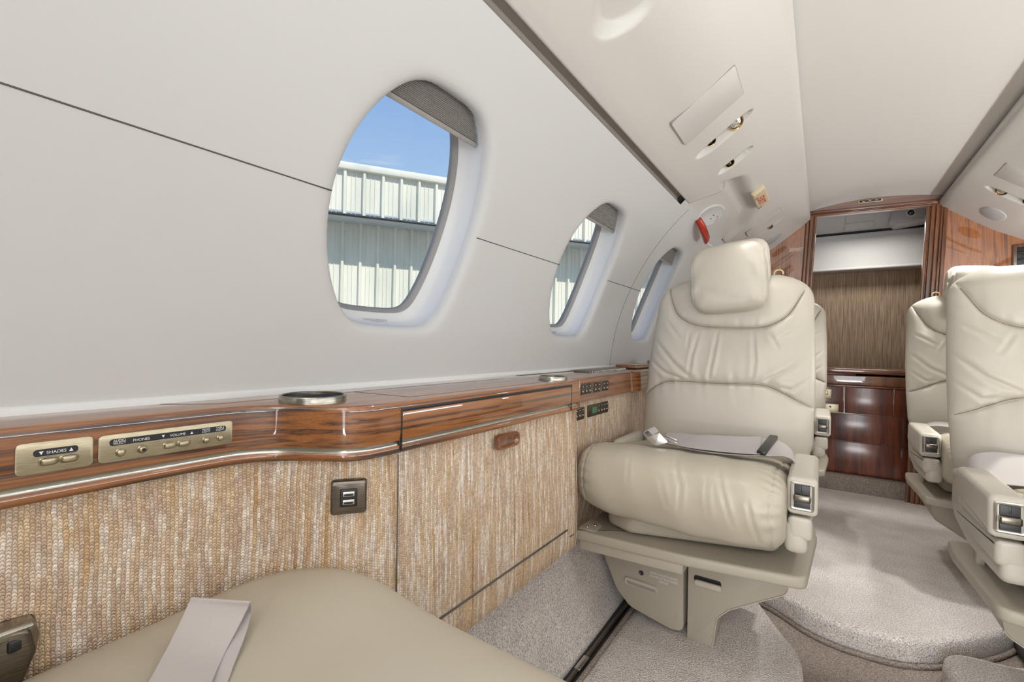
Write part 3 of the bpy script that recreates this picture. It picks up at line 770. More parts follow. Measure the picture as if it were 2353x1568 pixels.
# aft ledge
aft = empty('side_ledge', (-.5, 1.5, .6), 'rosewood ledge beside the first seat, set back behind the drawer bulge', 'ledge')
pathA = [(-.470, .88), (-.470, 1.30), (-.470, 1.34), (-.462, 1.37), (-.458, 1.42), (-.458, 1.8), (-.458, 2.75)]
PA = [(None, .6245), (-.004, .6245), (-.0012, .6235), (0, .620), (.0002, .600), (.002, .582), (.001, .565), (-.004, .562), (-.012, .562)]
ledge_piece('ledge_top', [tuple(p) for p in catmull(pathA, 5)], M_WOOD, PA, aft)
rbox('speaker_strip', (-.560, 1.33, .6260), (.052, .30, .008), M_BRONZE, aft, .001)
for k in range(26): rbox('vent_slot', (-.5345, 1.195+k*.0104, .6265), (.003, .0045, .005), M_STRIP, aft, .0005)
rbox('ledge_lid', (-.545, 1.64, .632), (.075, .30, .014), M_WOOD, aft, .004)
# white sill between wall and ledge
def sill(u, v):
    pr = [(-.6135, .6345), (-.612, .6352), (-.606, .6340), (-.6035, .6315), (-.603, .6262)]
    y = YF+(YB-YF)*v; j = min(3, int(u*4)); t = u*4-j; a, b2 = pr[j], pr[min(4, j+1)]
    return Vector((a[0]+(b2[0]-a[0])*t, y, a[1]+(b2[1]-a[1])*t))
tag(grid('trim_6', sill, 4, 20, M_REVEAL, flip=True), 'narrow white sill strip between the sidewall and the wood ledge', kind='structure')
tag(seam('trim_7', [(-.6128, y, .6358) for y in np.linspace(YF, 2.7, 12)], .0010), kind='structure')
# cup holders: rings proud of the ledge
def cup(cx, cy, z, lab, rr=.038):
    c = empty('cup_holder', (cx, cy, z), lab, 'cup holder', 'cup holders set in the side ledge')
    revolve('ring', [(rr-.0035, .0), (rr-.0035, .0075), (rr-.002, .0085), (rr-.0005, .0078), (rr, .006), (rr, .0)], (cx, cy, z), M_STEELDK, c, 64)
    revolve('well', [(0, .0012), (rr-.006, .0012), (rr-.0036, .0042)], (cx, cy, z), M_BLACK, c, 48)
M_STEELDK = brushed('ring_steel', (.20, .19, .16), (.46, .43, .36), .25)
cup(-.510, .325, ZT, 'round metal cup holder ring on the ledge above the double charging socket')
cup(-.470, .850, ZT, 'flat metal cup holder ring at the far end of the drawer bulge', .030)
cup(-.520, 1.75, .639, 'metal cup holder ring on the ledge beside the seat backrest', .034)
# ledge lid joints
seam('lid_joint', [(-.600, .20, ZT+.0001), (-.56, .24, ZT), (-.56, .80, ZT)], .0004, ledge)
seam('lid_joint', [(-.56, .42, ZT+.0001), (-.455, .43, ZT+.0001), (-.452, .80, ZT)], .0004, ledge)

# control plates
def plate(par_label, y0, y1, z0, z1, x, m, nm='control_panel', cat='control panel', r=.0045):
    root = empty(nm, (x, (y0+y1)/2, (z0+z1)/2), par_label, cat)
    poly = round_poly([(y0, z0), (y1, z0), (y1, z1), (y0, z1)], r, 5)
    prism('plate', poly, (x-.001, 0, 0), (0, 1, 0), (0, 0, 1), (1, 0, 0), .0024, m, root, .0007, 2)
    return root
XP = -.5246
c1 = plate('small champagne metal SHADES switch plate at the left end of the ledge', .0795, .1265, .5875, .6135, XP, M_PLATE)
c2 = plate('long champagne metal PHONES and VOLUME switch plate on the ledge', .1295, .2400, .5875, .6125, XP, M_PLATE)
xf = XP+.0014
def lozenge(par, y0, y1, z0, z1, m, nm='label_band', th=.0004, r=None):
    poly = round_poly([(y0, z0), (y1, z0), (y1, z1), (y0, z1)], r or (z1-z0)*.49, 5)
    return prism(nm, poly, (xf-.0004, 0, 0), (0, 1, 0), (0, 0, 1), (1, 0, 0), th+.0005, m, par, .0001, 1)
def knob(par, y, z, ry, rz, nm='button', m=None):
    V = []; F = []; n = 28
    for (q, h) in ((1.18, .0002), (1.12, .0007), (1.0, .0007), (.98, .0022), (.85, .0031), (.5, .0036), (.02, .0037)):
        for k in range(n):
            a, b2 = superpt(2*PI*k/n, ry, rz, 2.0 if abs(ry-rz) < .0005 else 3.2); V.append((xf+h, y+a*q, z+b2*q))
    for i in range(6):
        for k in range(n): F.append((i*n+k, i*n+(k+1) % n, (i+1)*n+(k+1) % n, (i+1)*n+k))
    return mesh(nm, V, F, m or M_PLATE, par)
def tri(par, y, z, s, up):
    a = 1 if up else -1; mesh('arrow_mark', [(xf+.0008, y-s, z-s*a), (xf+.0008, y+s, z-s*a), (xf+.0008, y, z+s*a)], [(0, 1, 2)], M_WHITEPRINT, par, False)
UY, UZ = (0, 1, 0), (0, 0, 1)
M_BAND = simple('navy_band', (.012, .013, .020), .35)
lozenge(c1, .0895, .1165, .6015, .6072, M_BAND); tri(c1, .0940, .6043, .0014, False); tri(c1, .1120, .6043, .0014, True)
text('label_text', 'SHADES', (xf+.0006, .1030, .6031), UY, UZ, .0034, M_WHITEPRINT, c1, lift=.0002)
knob(c1, .0985, .5970, .0052, .0031); knob(c1, .1108, .5970, .0052, .0031)
lozenge(c2, .1370, .2330, .6022, .6080, M_BAND)
for (s, y, zz, h) in (('AUDIO\nSELECT', .1440, .6056, .0028), ('PHONES', .1600, .6038, .0034), ('VOLUME', .1890, .6038, .0034), ('READ\nLIGHT', .2140, .6056, .0028), ('TABLE\nLIGHT', .2270, .6056, .0028)):
    text('label_text', s, (xf+.0006, y, zz), UY, UZ, h, M_WHITEPRINT, c2, lift=.0002, spacing=.8)
tri(c2, .1770, .6050, .0013, False); tri(c2, .2010, .6050, .0013, True)
knob(c2, .1450, .5955, .0034, .0034); knob(c2, .1825, .5955, .0050, .0029); knob(c2, .1945, .5955, .0050, .0029); knob(c2, .2140, .5955, .0030, .0030); knob(c2, .2275, .5955, .0030, .0030)
knob(c2, .1610, .5955, .0034, .0034, 'phone_jack'); revolve('jack_hole', [(0, .0), (.0014, .0), (.0016, .0004)], (xf+.0040, .1610, .5955), M_BLACK, c2, 16, M=Matrix.Rotation(PI/2, 3, 'Y'))
# aft dark plates
XQ = -.4695
def dark_plate(lab, y0, y1, z0, z1, x, lcd=None, n=4, par_m=None):
    global xf
    rt = plate(lab, y0, y1, z0, z1, x, par_m or M_PLATED, r=.005); xf = x+.0014
    a = y0+.010
    if lcd:
        rbox('display', (x+.0016, y0+lcd, (z0+z1)/2), (.001, .030, .016), M_LCD, rt, .0003); a = y0+lcd+.020
    lozenge(rt, a, y1-.006, z1-.010, z1-.004, M_BLACK, r=.001)
    for k in range(n):
        yy = a+.006+(y1-.010-a-.006)*(k/max(1, n-1)); knob(rt, yy, z0+.010, .0038, .0038, m=M_BRONZE)
        rbox('legend', (xf+.0008, yy, z1-.007), (.0004, .004, .0018), M_WHITEPRINT, rt, 0)
    return rt
dark_plate('dark bronze switch plate with a row of buttons on the aft ledge face', .918, 1.045, .580, .609, XQ, n=6)
dark_plate('square dark bronze switch plate, first of a pair on the aft ledge', 1.052, 1.100, .580, .609, XQ, n=2)
dark_plate('square dark bronze switch plate nearest the seat on the aft ledge', 1.106, 1.152, .580, .609, XQ, n=2)
dark_plate('dark control unit with green display on the fabric, nearer the drawer', .905, 1.035, .520, .550, -.4825, lcd=.024, n=5)
dark_plate('dark control unit with green display on the fabric, nearer the seat', 1.055, 1.185, .520, .550, -.4825, lcd=.040, n=4)

# lower fabric panels with UVs in metres
def fabric_panel(nm, path, zs, label, inset=.012):
    P = [Vector(p) for p in path]; V = []; F = []; uv = []; L = 0; n = len(zs)
    for i, p in enumerate(P):
        if i: L += (p-P[i-1]).length
        t = (P[min(i+1, len(P)-1)]-P[max(i-1, 0)]).normalized(); nn = Vector((t.y, -t.x))
        for (z, dx) in zs:
            q = p-nn*inset+nn*dx; V.append((q.x, q.y, z)); uv.append((L, z))
    for i in range(len(P)-1):
        for j in range(n-1): a = i*n+j; F.append((a, a+n, a+n+1, a+1))
    o = mesh(nm, V, F, M_KNIT); u = o.data.uv_layers.new(name='UVMap')
    for lp_ in o.data.loops: u.data[lp_.index].uv = uv[lp_.vertex_index]
    return o
ZS = [(.268, .0045), (.27, .006), (.30, .008), (.36, .008), (.42, .006), (.50, .003), (.566, .0)]
fp = fabric_panel('trim_8', [(p[1], p[0]) for p in LF if p[0] > -.4], ZS, None); tag(fp, 'tan and cream woven fabric panel below the near ledge and drawer', kind='structure')
fe = fabric_panel('trim_9', [(-.4275, .890), (-.4277, .8935), (-.4400, .8945), (-.56, .8945)], ZS, None, .009); tag(fe, 'woven fabric end return of the drawer compartment', kind='structure')
fa = fabric_panel('trim_10', [(-.470, .893), (-.470, 1.5), (-.47, 2.79)], [(.10, -.05), (.25, -.02), (.36, 0), (.566, .0)], None, .014); tag(fa, 'woven fabric wall panel behind the first seat under the aft ledge', kind='structure')
g1 = seam('panel_joint', [(-.4335+.0002, .3925, .560), (-.4318, .3925, .42), (-.4300, .3925, .30)], .0008); tag(g1, 'upright dark joint in the woven wall fabric beside the charging socket', 'panel joint')
g2 = tube('panel_joint', [(-.4305, .455, .320), (-.4302, .6, .3195), (-.4302, .852, .3180)], .0016, M_SEAM, n=8); tag(g2, 'long horizontal dark slot near the foot of the woven table compartment', 'panel joint')
g3 = tube('panel_joint', [(-.4304, .865, .300), (-.4304, .883, .2995)], .0012, M_SEAM, n=6); tag(g3, 'tiny dark slit by the lower corner of the woven table compartment', 'panel joint')
# USB socket
usb = empty('charging_socket', (-.505, .335, .495), 'square dark bronze plate with two charging ports on the woven fabric', 'socket')
# wooden pull handle
hd = empty('pull_handle', (-.43, .627, .540), 'glossy recessed wooden pull handle on the woven table door', 'handle')
poly = round_poly([(-.0325, -.0125), (.0325, -.0125), (.0325, .0125), (-.0325, .0125)], .0115, 6); pin = round_poly([(-.026, -.0075), (.026, -.0075), (.026, .0070), (-.026, .0070)], .0068, 6)
def ringloft(nm, polys, o, U, V, N, m, par, cap=True):
    rings = []
    for (pl, h) in polys: rings.append([Vector(o)+Vector(U)*p[0]+Vector(V)*p[1]+Vector(N)*h for p in pl])
    return loftc(nm, rings, m, par, cap)
sc = lambda pl, a, b2: [(p[0]*a, p[1]*b2) for p in pl]
HO = (-.4315, .627, .540)
M_WOODR = wood('red_walnut', [(.3, (.07, .018, .008)), (.5, (.17, .048, .016)), (.7, (.26, .08, .025))], 'Y', 1.2)
ringloft('bezel', [(poly, -.002), (poly, .003), (sc(poly, .97, .93), .0055), (sc(pin, 1.04, 1.1), .0058), (pin, .0045)], HO, UY, UZ, (1, 0, 0), M_WOODR, hd, False)
ringloft('finger_cup', [(pin, .0045), (sc(pin, .97, .94), .0022), (sc(pin, .9, .80), .0008)], HO, UY, UZ, (1, 0, 0), M_WOODM, hd)
# USB plate geometry
def fab_pt(y, z):
    """point on the near fabric wall and its outward normal"""
    x0 = ledge_front_x(y); e_ = .004; dx = (ledge_front_x(y+e_)-ledge_front_x(y-e_))/(2*e_)
    nn = Vector((1, -dx, 0)).normalized(); return Vector((x0, y, z))-nn*(.012-.004), nn, Vector((nn.y*-1, nn.x, 0))
up_, un, ut = fab_pt(.326, .523)
pu = round_poly([(-.0195, -.0195), (.0195, -.0195), (.0195, .0195), (-.0195, .0195)], .0045, 5)
usb.location = up_
M_BRONZE2 = brushed('socket_bronze', (.13, .11, .09), (.24, .21, .18), .25)
ringloft('cover_plate', [(pu, -.001), (pu, .0035), (sc(pu, .93, .93), .0065), (sc(pu, .90, .90), .0068)], up_, ut, UZ, un, M_BRONZE2, usb)
RT = Matrix((ut, Vector(UZ), un)).transposed()
bm_obj('port_insert', rbox_bm(up_+un*.0068, (.0185, .0205, .003), .0012, 3, RT), M_BLACK, usb)
for dz in (-.0045, .0045):
    pr = bm_obj('port', rbox_bm(up_+un*.0080+Vector((0, 0, dz)), (.0125, .0055, .0016), .0005, 2, RT), M_STEEL, usb)
    bm_obj('port_tongue', rbox_bm(up_+un*.0086+Vector((0, 0, dz-.0008)), (.0095, .0022, .0014), .0002, 1, RT), M_BLACK, usb)

# ------------------------------------------------------------------ floors
def side_carpet(u, v):
    pr = [(-.545, .285), (-.53, .262), (-.512, .215), (-.495, .15), (-.478, .08), (-.458, .015), (-.448, -.004), (-.450, -.03)]
    c = SC; t = u*(len(c)-1); j = min(len(c)-2, int(t)); p = c[j]+(c[j+1]-c[j])*(t-j)
    return Vector((p[0]+.003*math.sin(v*23+u*3), -1.0+(3.8)*v, p[1]))
SC = catmull([(-.545, .285), (-.53, .262), (-.512, .215), (-.495, .15), (-.478, .08), (-.456, .018), (-.446, .004), (-.448, -.03)], 5)
tag(grid('wall_left_base', side_carpet, 40, 80, M_CARPET), 'grey carpet running up the side below the woven fabric', kind='structure')
def slab(nm, poly, z0, z1, rad, m, label=None, kind='structure', wob=.0):
    """carpeted slab with a rolled top edge"""
    bm = bmesh.new(); n = len(poly); C = Vector((sum(p[0] for p in poly)/n, sum(p[1] for p in poly)/n))
    nor = []
    for i in range(n):
        a = Vector(poly[i-1]); b2 = Vector(poly[(i+1) % n]); t = (b2-a).normalized(); nor.append(Vector((t.y, -t.x)))
    rings = []
    for (ins, z) in [(0, z0), (-.002, z0+(z1-z0)*.35), (0, z0+(z1-z0)*.6)]+[(rad*(1-math.cos(a)), z1-rad+rad*math.sin(a)) for a in (.35, .7, 1.05, 1.4)]+[(rad*1.6, z1)]:
        rings.append([bm.verts.new((poly[i][0]-nor[i].x*ins, poly[i][1]-nor[i].y*ins, z)) for i in range(n)])
    for r0, r1 in zip(rings, rings[1:]):
        for i in range(n): bm.faces.new((r0[i], r0[(i+1) % n], r1[(i+1) % n], r1[i]))
    bm.faces.new(rings[-1])
    o = bm_obj(nm, bm, m, None, sharp=None)
    for f in o.data.polygons:
        if len(f.vertices) > 8: f.use_smooth = False; return tag(o, label, kind=kind)
# lower aisle floor
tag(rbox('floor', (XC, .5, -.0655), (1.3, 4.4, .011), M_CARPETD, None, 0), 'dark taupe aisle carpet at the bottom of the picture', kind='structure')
# left seat platform
plat = [(-.412, -1.0), (-.023, -1.0), (-.023, -.2), (-.023, .5), (-.023, 1.0), (-.023, 1.16), (-.026, 1.22), (-.036, 1.265), (-.055, 1.30), (-.085, 1.35), (-.12, 1.42), (-.16, 1.50), (-.22, 1.555), (-.412, 1.575)]
slab('floor', plat, -.06, 0, .016, M_CARPET, 'rounded carpeted platform carrying the seat pedestal')
# raised aft aisle, curved leading edge
edge = catmull([(-.44, 1.62), (-.30, 1.60), (-.18, 1.575), (-.093, 1.530), (-.03, 1.480), (.03, 1.455), (.10, 1.450), (.17, 1.462), (.24, 1.505), (.30, 1.560), (.38, 1.65), (.47, 1.78), (.60, 1.90), (.83, 1.98)], 5)
def aft_floor():
    P = [Vector(p) for p in edge]; n = len(P); V = []; F = []; rad = .018
    prof = [(0, -.062), (-.002, -.04), (0, -.026)]+[(rad*(1-math.cos(a)), -rad+rad*math.sin(a)) for a in (.35, .7, 1.05, 1.4)]+[(rad*1.6, 0)]
    for i, p in enumerate(P):
        t = (P[min(i+1, n-1)]-P[max(i-1, 0)]).normalized(); nn = Vector((t.y, -t.x))
        for (d, z) in prof: V.append((p.x-nn.x*d, p.y-nn.y*d, z))
        q = p-nn*rad*1.6
        for k in range(1, 13): V.append((q.x, q.y+(2.82-q.y)*k/12, 0))
    m = len(prof)+12
    for i in range(n-1):
        for j in range(m-1): a = i*m+j; F.append((a, a+m, a+m+1, a+1))
    return mesh('floor', V, F, M_CARPET)
tag(aft_floor(), 'bright raised carpet of the aft aisle with a curved front step', kind='structure')
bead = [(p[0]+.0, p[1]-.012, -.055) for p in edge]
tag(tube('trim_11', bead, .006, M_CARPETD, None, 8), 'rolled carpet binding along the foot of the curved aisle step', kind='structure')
# right seat platform
platr = round_poly([(.83, 1.66), (.47, 1.66), (.38, 1.50), (.238, 1.485), (.238, -1.0), (.83, -1.0)], [0, .03, .06, .07, 0, 0], 7)
slab('floor', platr if sum(a[0]*b[1]-b[0]*a[1] for a, b in zip(platr, platr[1:]+platr[:1])) > 0 else platr[::-1], -.06, .0, .02, M_CARPET, 'corner of the right carpeted platform at the bottom right')
# seat track slot on the left platform
tr = empty('seat_track', (-.43, .6, 0), 'dark metal seat track in the slot beside the left platform', 'seat track')
rbox('track_bed', (-.4305, .2, -.020), (.034, 2.6, .03), M_DARK, tr, .001)
rbox('track_rail', (-.429, .2, -.003), (.010, 2.4, .008), M_BRONZE, tr, .002)
rbox('carpet_binding', (-.4105, .2, -.002), (.010, 2.75, .010), M_CARPETD, tr, .004)
rbox('track_end', (-.428, .93, .001), (.014, .05, .006), M_STEEL, tr, .002)
tr2 = empty('seat_track', (.52, 1.55, 0), 'dark metal seat track behind the right platform corner', 'seat track')
rbox('track_rail', (.44, 1.60, -.042), (.05, .20, .02), M_DARK, tr2, .004)
rbox('floor_outer', (XC, .5, -.10), (1.9, 4.6, .03), M_GAP, None, 0)['kind'] = 'structure'


# ------------------------------------------------------------------ seats
def interp(x, xs, ys): return float(np.interp(x, xs, ys))
BZ = [.40, .50, .62, .75, .86, .91]; BY = [.205, .215, .238, .268, .298, .312]
WZ = [.395, .42, .46, .55, .65, .75, .82, .865, .895, .910]; WW = [.196, .207, .214, .216, .214, .209, .204, .194, .176, .135]
SEAM_U = catmull([(-.146, .905), (-.131, .875), (-.104, .808), (-.070, .777), (-.030, .763), (.04, .757), (.112, .757), (.150, .766), (.186, .792), (.215, .845), (.232, .885)], 8)
SEAM_L = catmull([(-.200, .540), (-.178, .560), (-.135, .590), (-.094, .602), (.026, .603), (.115, .606), (.150, .601), (.185, .585), (.215, .568), (.260, .545)], 8)
CREASES = [([(.02, .747), (.012, .678), (.003, .618)], .0050, .0045), ([(-.031, .738), (-.044, .678), (-.050, .616)], .0035, .005), ([(-.055, .744), (-.057, .702)], .0025, .004),
           ([(.108, .740), (.115, .668), (.110, .620)], .0034, .005), ([(-.150, .715), (-.090, .652), (-.044, .614)], .0045, .007), ([(-.172, .665), (-.115, .625), (-.058, .609)], .0040, .006),
           ([(.246, .70), (.190, .645), (.140, .618)], .0045, .007), ([(.252, .64), (.20, .598), (.165, .603)], .003, .006), ([(.145, .744), (.168, .702)], .003, .005), ([(-.125, .78), (-.08, .725)], .003, .006), ([(.225, .765), (.165, .725)], .003, .006)]
def back_w(z):
    if z < .80: return interp(z, WZ, WW)
    return .2055*(1-min(.999, (z-.80)/.1235)**3.4)**.5
def seg_d(X, Z, poly):
    D = np.full(X.shape, 9.0); T = np.zeros(X.shape); n = len(poly)-1
    for i in range(n):
        x0, z0 = poly[i][0], poly[i][1]; x1, z1 = poly[i+1][0], poly[i+1][1]
        ex, ez = x1-x0, z1-z0; t = np.clip(((X-x0)*ex+(Z-z0)*ez)/(ex*ex+ez*ez+1e-12), 0, 1)
        d = np.hypot(X-x0-t*ex, Z-z0-t*ez); m = d < D; D = np.where(m, d, D); T = np.where(m, (i+t)/n, T)
    return D, T
def rip(a, seed):
    r = np.random.RandomState(seed); return sum(r.uniform(.4, 1)*np.sin(a*f+r.uniform(0, 6)) for f in (95, 150, 215, 310))/2.2
def backrest_mesh(seed=0):
    nu, nv = 150, 230
    us = np.linspace(-1, 1, nu+1); v = np.linspace(0, 1, nv+1); t = .45*v+.55*(.5-.5*np.cos(PI*v))
    Z = .397+(.910-.397)*t; S_ = np.sin(PI/2*us)
    w = np.array([back_w(z) for z in Z])
    e = np.where(t > .90, np.sqrt(np.clip(1-((t-.90)/.10)**2, 0, 1)), 1)*np.where(t < .06, np.sqrt(np.clip(1-((.06-t)/.06)**2, 0, 1)), 1)
    cy = np.interp(Z, BZ, BY); xc = np.interp(Z, [.4, .9], [.028, .040])
    SS, ZZ = np.meshgrid(S_, Z); WWm = w[:, None]; X = xc[:, None]+SS*WWm
    prof = np.clip(1-np.abs(SS)**5, 0, 1)**.5
    E_ = e[:, None]
    F = .056*prof*E_
    # panel puff and seams
    dU, _ = seg_d(X, ZZ, SEAM_U); dL, _ = seg_d(X, ZZ, SEAM_L)
    mask = prof*np.clip(E_*1.3, 0, 1)
    for d, g_, p_ in ((dU, .0085, .016), (dL, .0085, .018)):
        F += mask*(-g_*np.exp(-(d/.0030)**2)-p_*np.exp(-(d/.018)))
    F += mask*.012
    F += mask*.009*np.exp(-((ZZ-.50)/.07)**2)*(1-np.abs(SS)**3)
    ribs = rip(X+.15*(ZZ-.7), 3+seed); F += mask*.0026*ribs*np.exp(-dL/.022); F += mask*.0022*rip(X, 9+seed)*np.exp(-dU/.016)
    for pl, dp, wd in CREASES:
        d, tt = seg_d(X, ZZ, pl); fade = np.sin(np.clip(tt, .04, .96)*PI)**.5
        F += mask*fade*(-dp*np.exp(-(d/(wd*.65))**2)+dp*.6*np.exp(-((d-wd*1.7)/(wd*1.2))**2))
    # side seam line near the rim on the right
    Bk = -.046*prof*E_
    Yf = cy[:, None]-F; Yb = cy[:, None]-Bk
    V = []; Fc = []
    for A in (Yf, Yb):
        for j in range(nv+1):
            for i in range(nu+1): V.append((X[j, i], A[j, i], ZZ[j, i]))
    N = (nu+1)*(nv+1)
    for j in range(nv):
        for i in range(nu):
            a = j*(nu+1)+i; Fc.append((a, a+1, a+nu+2, a+nu+1)); Fc.append((N+a, N+a+nu+1, N+a+nu+2, N+a+1))
    return V, Fc
CP = [(.24, .322), (.10, .306), (-.05, .300), (-.14, .309), (-.185, .324), (-.212, .355), (-.222, .388), (-.220, .420), (-.205, .448), (-.175, .465), (-.13, .469), (-.07, .460), (0, .448), (.08, .436), (.16, .428), (.24, .420), (.255, .38)]
CCR = [([(.008, .47), (.03, .42), (.026, .365)], .0022, .0045), ([(-.085, .455), (-.078, .405)], .0018, .004), ([(.095, .46), (.108, .42), (.125, .36)], .0024, .0045), ([(.075, .45), (.082, .37)], .0020, .004), ([(.150, .415), (.168, .335)], .0020, .005), ([(-.012, .43), (.005, .375)], .0018, .0045)]
def cushion_mesh(near=False):
    P = catmull(CP+[CP[0]], 7)[:-1]; n = len(P); Py = np.array([p[0] for p in P]); Pz = np.array([p[1] for p in P])
    cy, cz = .02, .388; nx = 130; u = np.linspace(-1, 1, nx+1); s = np.sin(PI/2*u)
    V = []; Fc = []
    ny_ = np.roll(Pz, -1)-np.roll(Pz, 1); nz_ = -(np.roll(Py, -1)-np.roll(Py, 1)); ln = np.hypot(ny_, nz_); ny_, nz_ = ny_/ln, nz_/ln
    # orientation outwards
    if ((Py-cy)*ny_+(Pz-cz)*nz_).mean() < 0: ny_, nz_ = -ny_, -nz_
    front = np.clip((-Py-.10)/.08, 0, 1)
    for i in range(nx+1):
        x = .210*s[i]; k = (1-abs(s[i])**8)**.42; inset = .042*(1-k)
        sag = .010*(1-s[i]**2); tw = .010*s[i]
        X = x-.001
        zz = Pz-nz_*inset; yy = Py-ny_*inset
        if i in (0, nx): zz = cz+(zz-cz)*.9; yy = cy+(yy-cy)*.97
        low = np.clip((.36-Pz)/.05, 0, 1); zz = zz-low*(sag-.004)-low*tw*.4
        zz = zz-np.clip((Pz-.41)/.05, 0, 1)*front*tw*.25
        d = np.zeros(n)
        for pl, dp, wd in CCR:
            dd, tt = seg_d(np.full(n, X), Pz, pl); d += front*np.sin(np.clip(tt, .05, .95)*PI)**.5*(-dp*np.exp(-(dd/(wd*.6))**2)+dp*.8*np.exp(-((dd-wd*1.4)/wd)**2))
        # end seams with gathers
        for sx_, sg in ((.186, 1), (-.186, 1)):
            ds = abs(X-sx_); d += -.0035*math.exp(-(ds/.0022)**2)
            if not near: d += .0016*np.sin(Pz*260+Py*180)*math.exp(-((X-sx_)/.016)**2)
        d += .0012*np.sin(X*38+Pz*20)*front+.0009*np.sin(X*75+1.3+Pz*31)
        V += [(X, yy[j]+ny_[j]*d[j], zz[j]+nz_[j]*d[j]) for j in range(n)]
    for i in range(nx):
        for j in range(n): a = i*n+j; b2 = i*n+(j+1) % n; Fc.append((a, b2, b2+n, a+n))
    Fc.append(tuple(range(n-1, -1, -1))); Fc.append(tuple(nx*n+j for j in range(n)))
    return V, Fc
def pillow_mesh(hx, hy, hz, M, c, seedw=1.0):
    V = []; Fc = []; nu, nv = 96, 64
    def sp(w, m): return math.copysign(abs(math.sin(w))**m, math.sin(w))
    def cp(w, m): return math.copysign(abs(math.cos(w))**m, math.cos(w))
    for j in range(nv+1):
        ph = -PI/2+PI*j/nv
        for i in range(nu):
            th = 2*PI*i/nu
            # long axis X ; cross-section rounded box in YZ
            x = hx*sp(ph, .38); rr = cp(ph, .38); y = hy*cp(th, .62)*rr; z = hz*sp(th, .62)*rr
            q = x/hx
            f = 1+.0*q; z *= (1-.05*q*q); y *= (1+.10*(1-q*q))
            # side seam and radiating creases
            ds = abs(abs(q)-.90)*hx; k = 1-.035*math.exp(-(ds/.003)**2); y *= k; z *= k
            if q > .2: y += .0035*seedw*math.sin(z*70+q*6)*sstep((q-.45)/.4)*(1 if y < 0 else 0)
            if q < -.2: y += .0030*seedw*math.sin(z*85-q*7+1)*sstep((-q-.5)/.4)*(1 if y < 0 else 0)
            dcr = abs((z+.55*hz)+.55*(x+.3*hx)); y += (.0035*math.exp(-(dcr/.006)**2) if y < 0 and x < .25*hx else 0)
            dcr = abs((z-.10*hz)-.45*(x-.85*hx)); y += (.0040*math.exp(-(dcr/.005)**2) if y < 0 and x > .45*hx else 0)
            V.append(Vector(c)+M @ Vector((x, y, z)))
    for j in range(nv):
        for i in range(nu): a = j*nu+i; b2 = j*nu+(i+1) % nu; Fc.append((a, b2, b2+nu, a+nu))
    return V, Fc
def armcap(root, x0, x1, yF, zlo, zhi, yB):
    """aisle armrest: padded top with lever box in its front"""
    xm = (x0+x1)/2
    prof = round_poly([(yF, zlo), (yF, zhi), (yB, zhi+.003), (yB+.012, zlo+.012), (yB-.02, zlo-.004)], [.010, .014, .022, .02, .02], 5)
    bm = prism_bm(prof, (x0, 0, 0), (0, 1, 0), (0, 0, 1), (1, 0, 0), x1-x0, .010, 4)
    pad = bm_obj('armrest_pad', bm, M_LEATHER3, root, sharp=None)
    # stitched seam ring near the front
    w, h = (x1-x0), (zhi-zlo)
    ring = round_poly([(x0+.001, zlo+.001), (x1-.001, zlo+.001), (x1-.001, zhi-.001), (x0+.001, zhi-.001)], .012, 6)
    tube('seam_welt', [(p[0], yF+.012, p[1]) for p in ring], .0009, M_SEAMT, pad, 6, closed=True)
    fx0, fx1, fz0, fz1 = x0+.0055, x1-.0055, zlo+.010, zhi-.008
    outer = round_poly([(fx0, fz0), (fx1, fz0), (fx1, fz1), (fx0, fz1)], .006, 5); inn = round_poly([(fx0+.0042, fz0+.0042), (fx1-.0042, fz0+.0042), (fx1-.0042, fz1-.0042), (fx0+.0042, fz1-.0042)], .003, 5)
    o = (0, yF, 0); fr = ringloft('bezel', [(outer, -.003), (outer, .0016), ([(a+(c-a)*.5, b2+(d-b2)*.5) for (a, b2), (c, d) in zip(outer, inn)], .0030), (inn, .0022), (inn, -.008)], o, (1, 0, 0), (0, 0, 1), (0, -1, 0), M_STEEL, root, False)
    prism('lever_box', inn, (0, yF-.0004+.0014, 0), (1, 0, 0), (0, 0, 1), (0, 1, 0), .006, M_DARK, root)
    zc = (fz0+fz1)/2
    rbox('release_slot', (xm, yF+.0006, zc+.013), (.0030, .004, .014), M_BLACK, root, .0005)
    rbox('lever_plate', (xm, yF-.0006, zc+.0125), (fx1-fx0-.014, .003, .018), M_DARK, root, .0008)
    rbox('lever_slot', (xm, yF-.0022, zc+.014), (.0032, .0012, .012), M_BLACK, root, .0002)
    rbox('recline_lever', (xm, yF-.0040, zc-.003), (fx1-fx0-.011, .009, .014), M_LEVER, root, .0035)
    rbox('lever_base', (xm, yF-.0010, zc-.014), (fx1-fx0-.013, .004, .014), M_DARK, root, .001)
M_SEAMD = simple('seam_shadow_thread', srgb(128, 118, 102), .8)
M_SEAMT = simple('stitch', srgb(150, 138, 118), .6)
M_LEVER = brushed('lever_metal', (.11, .10, .085), (.26, .235, .19), .3)
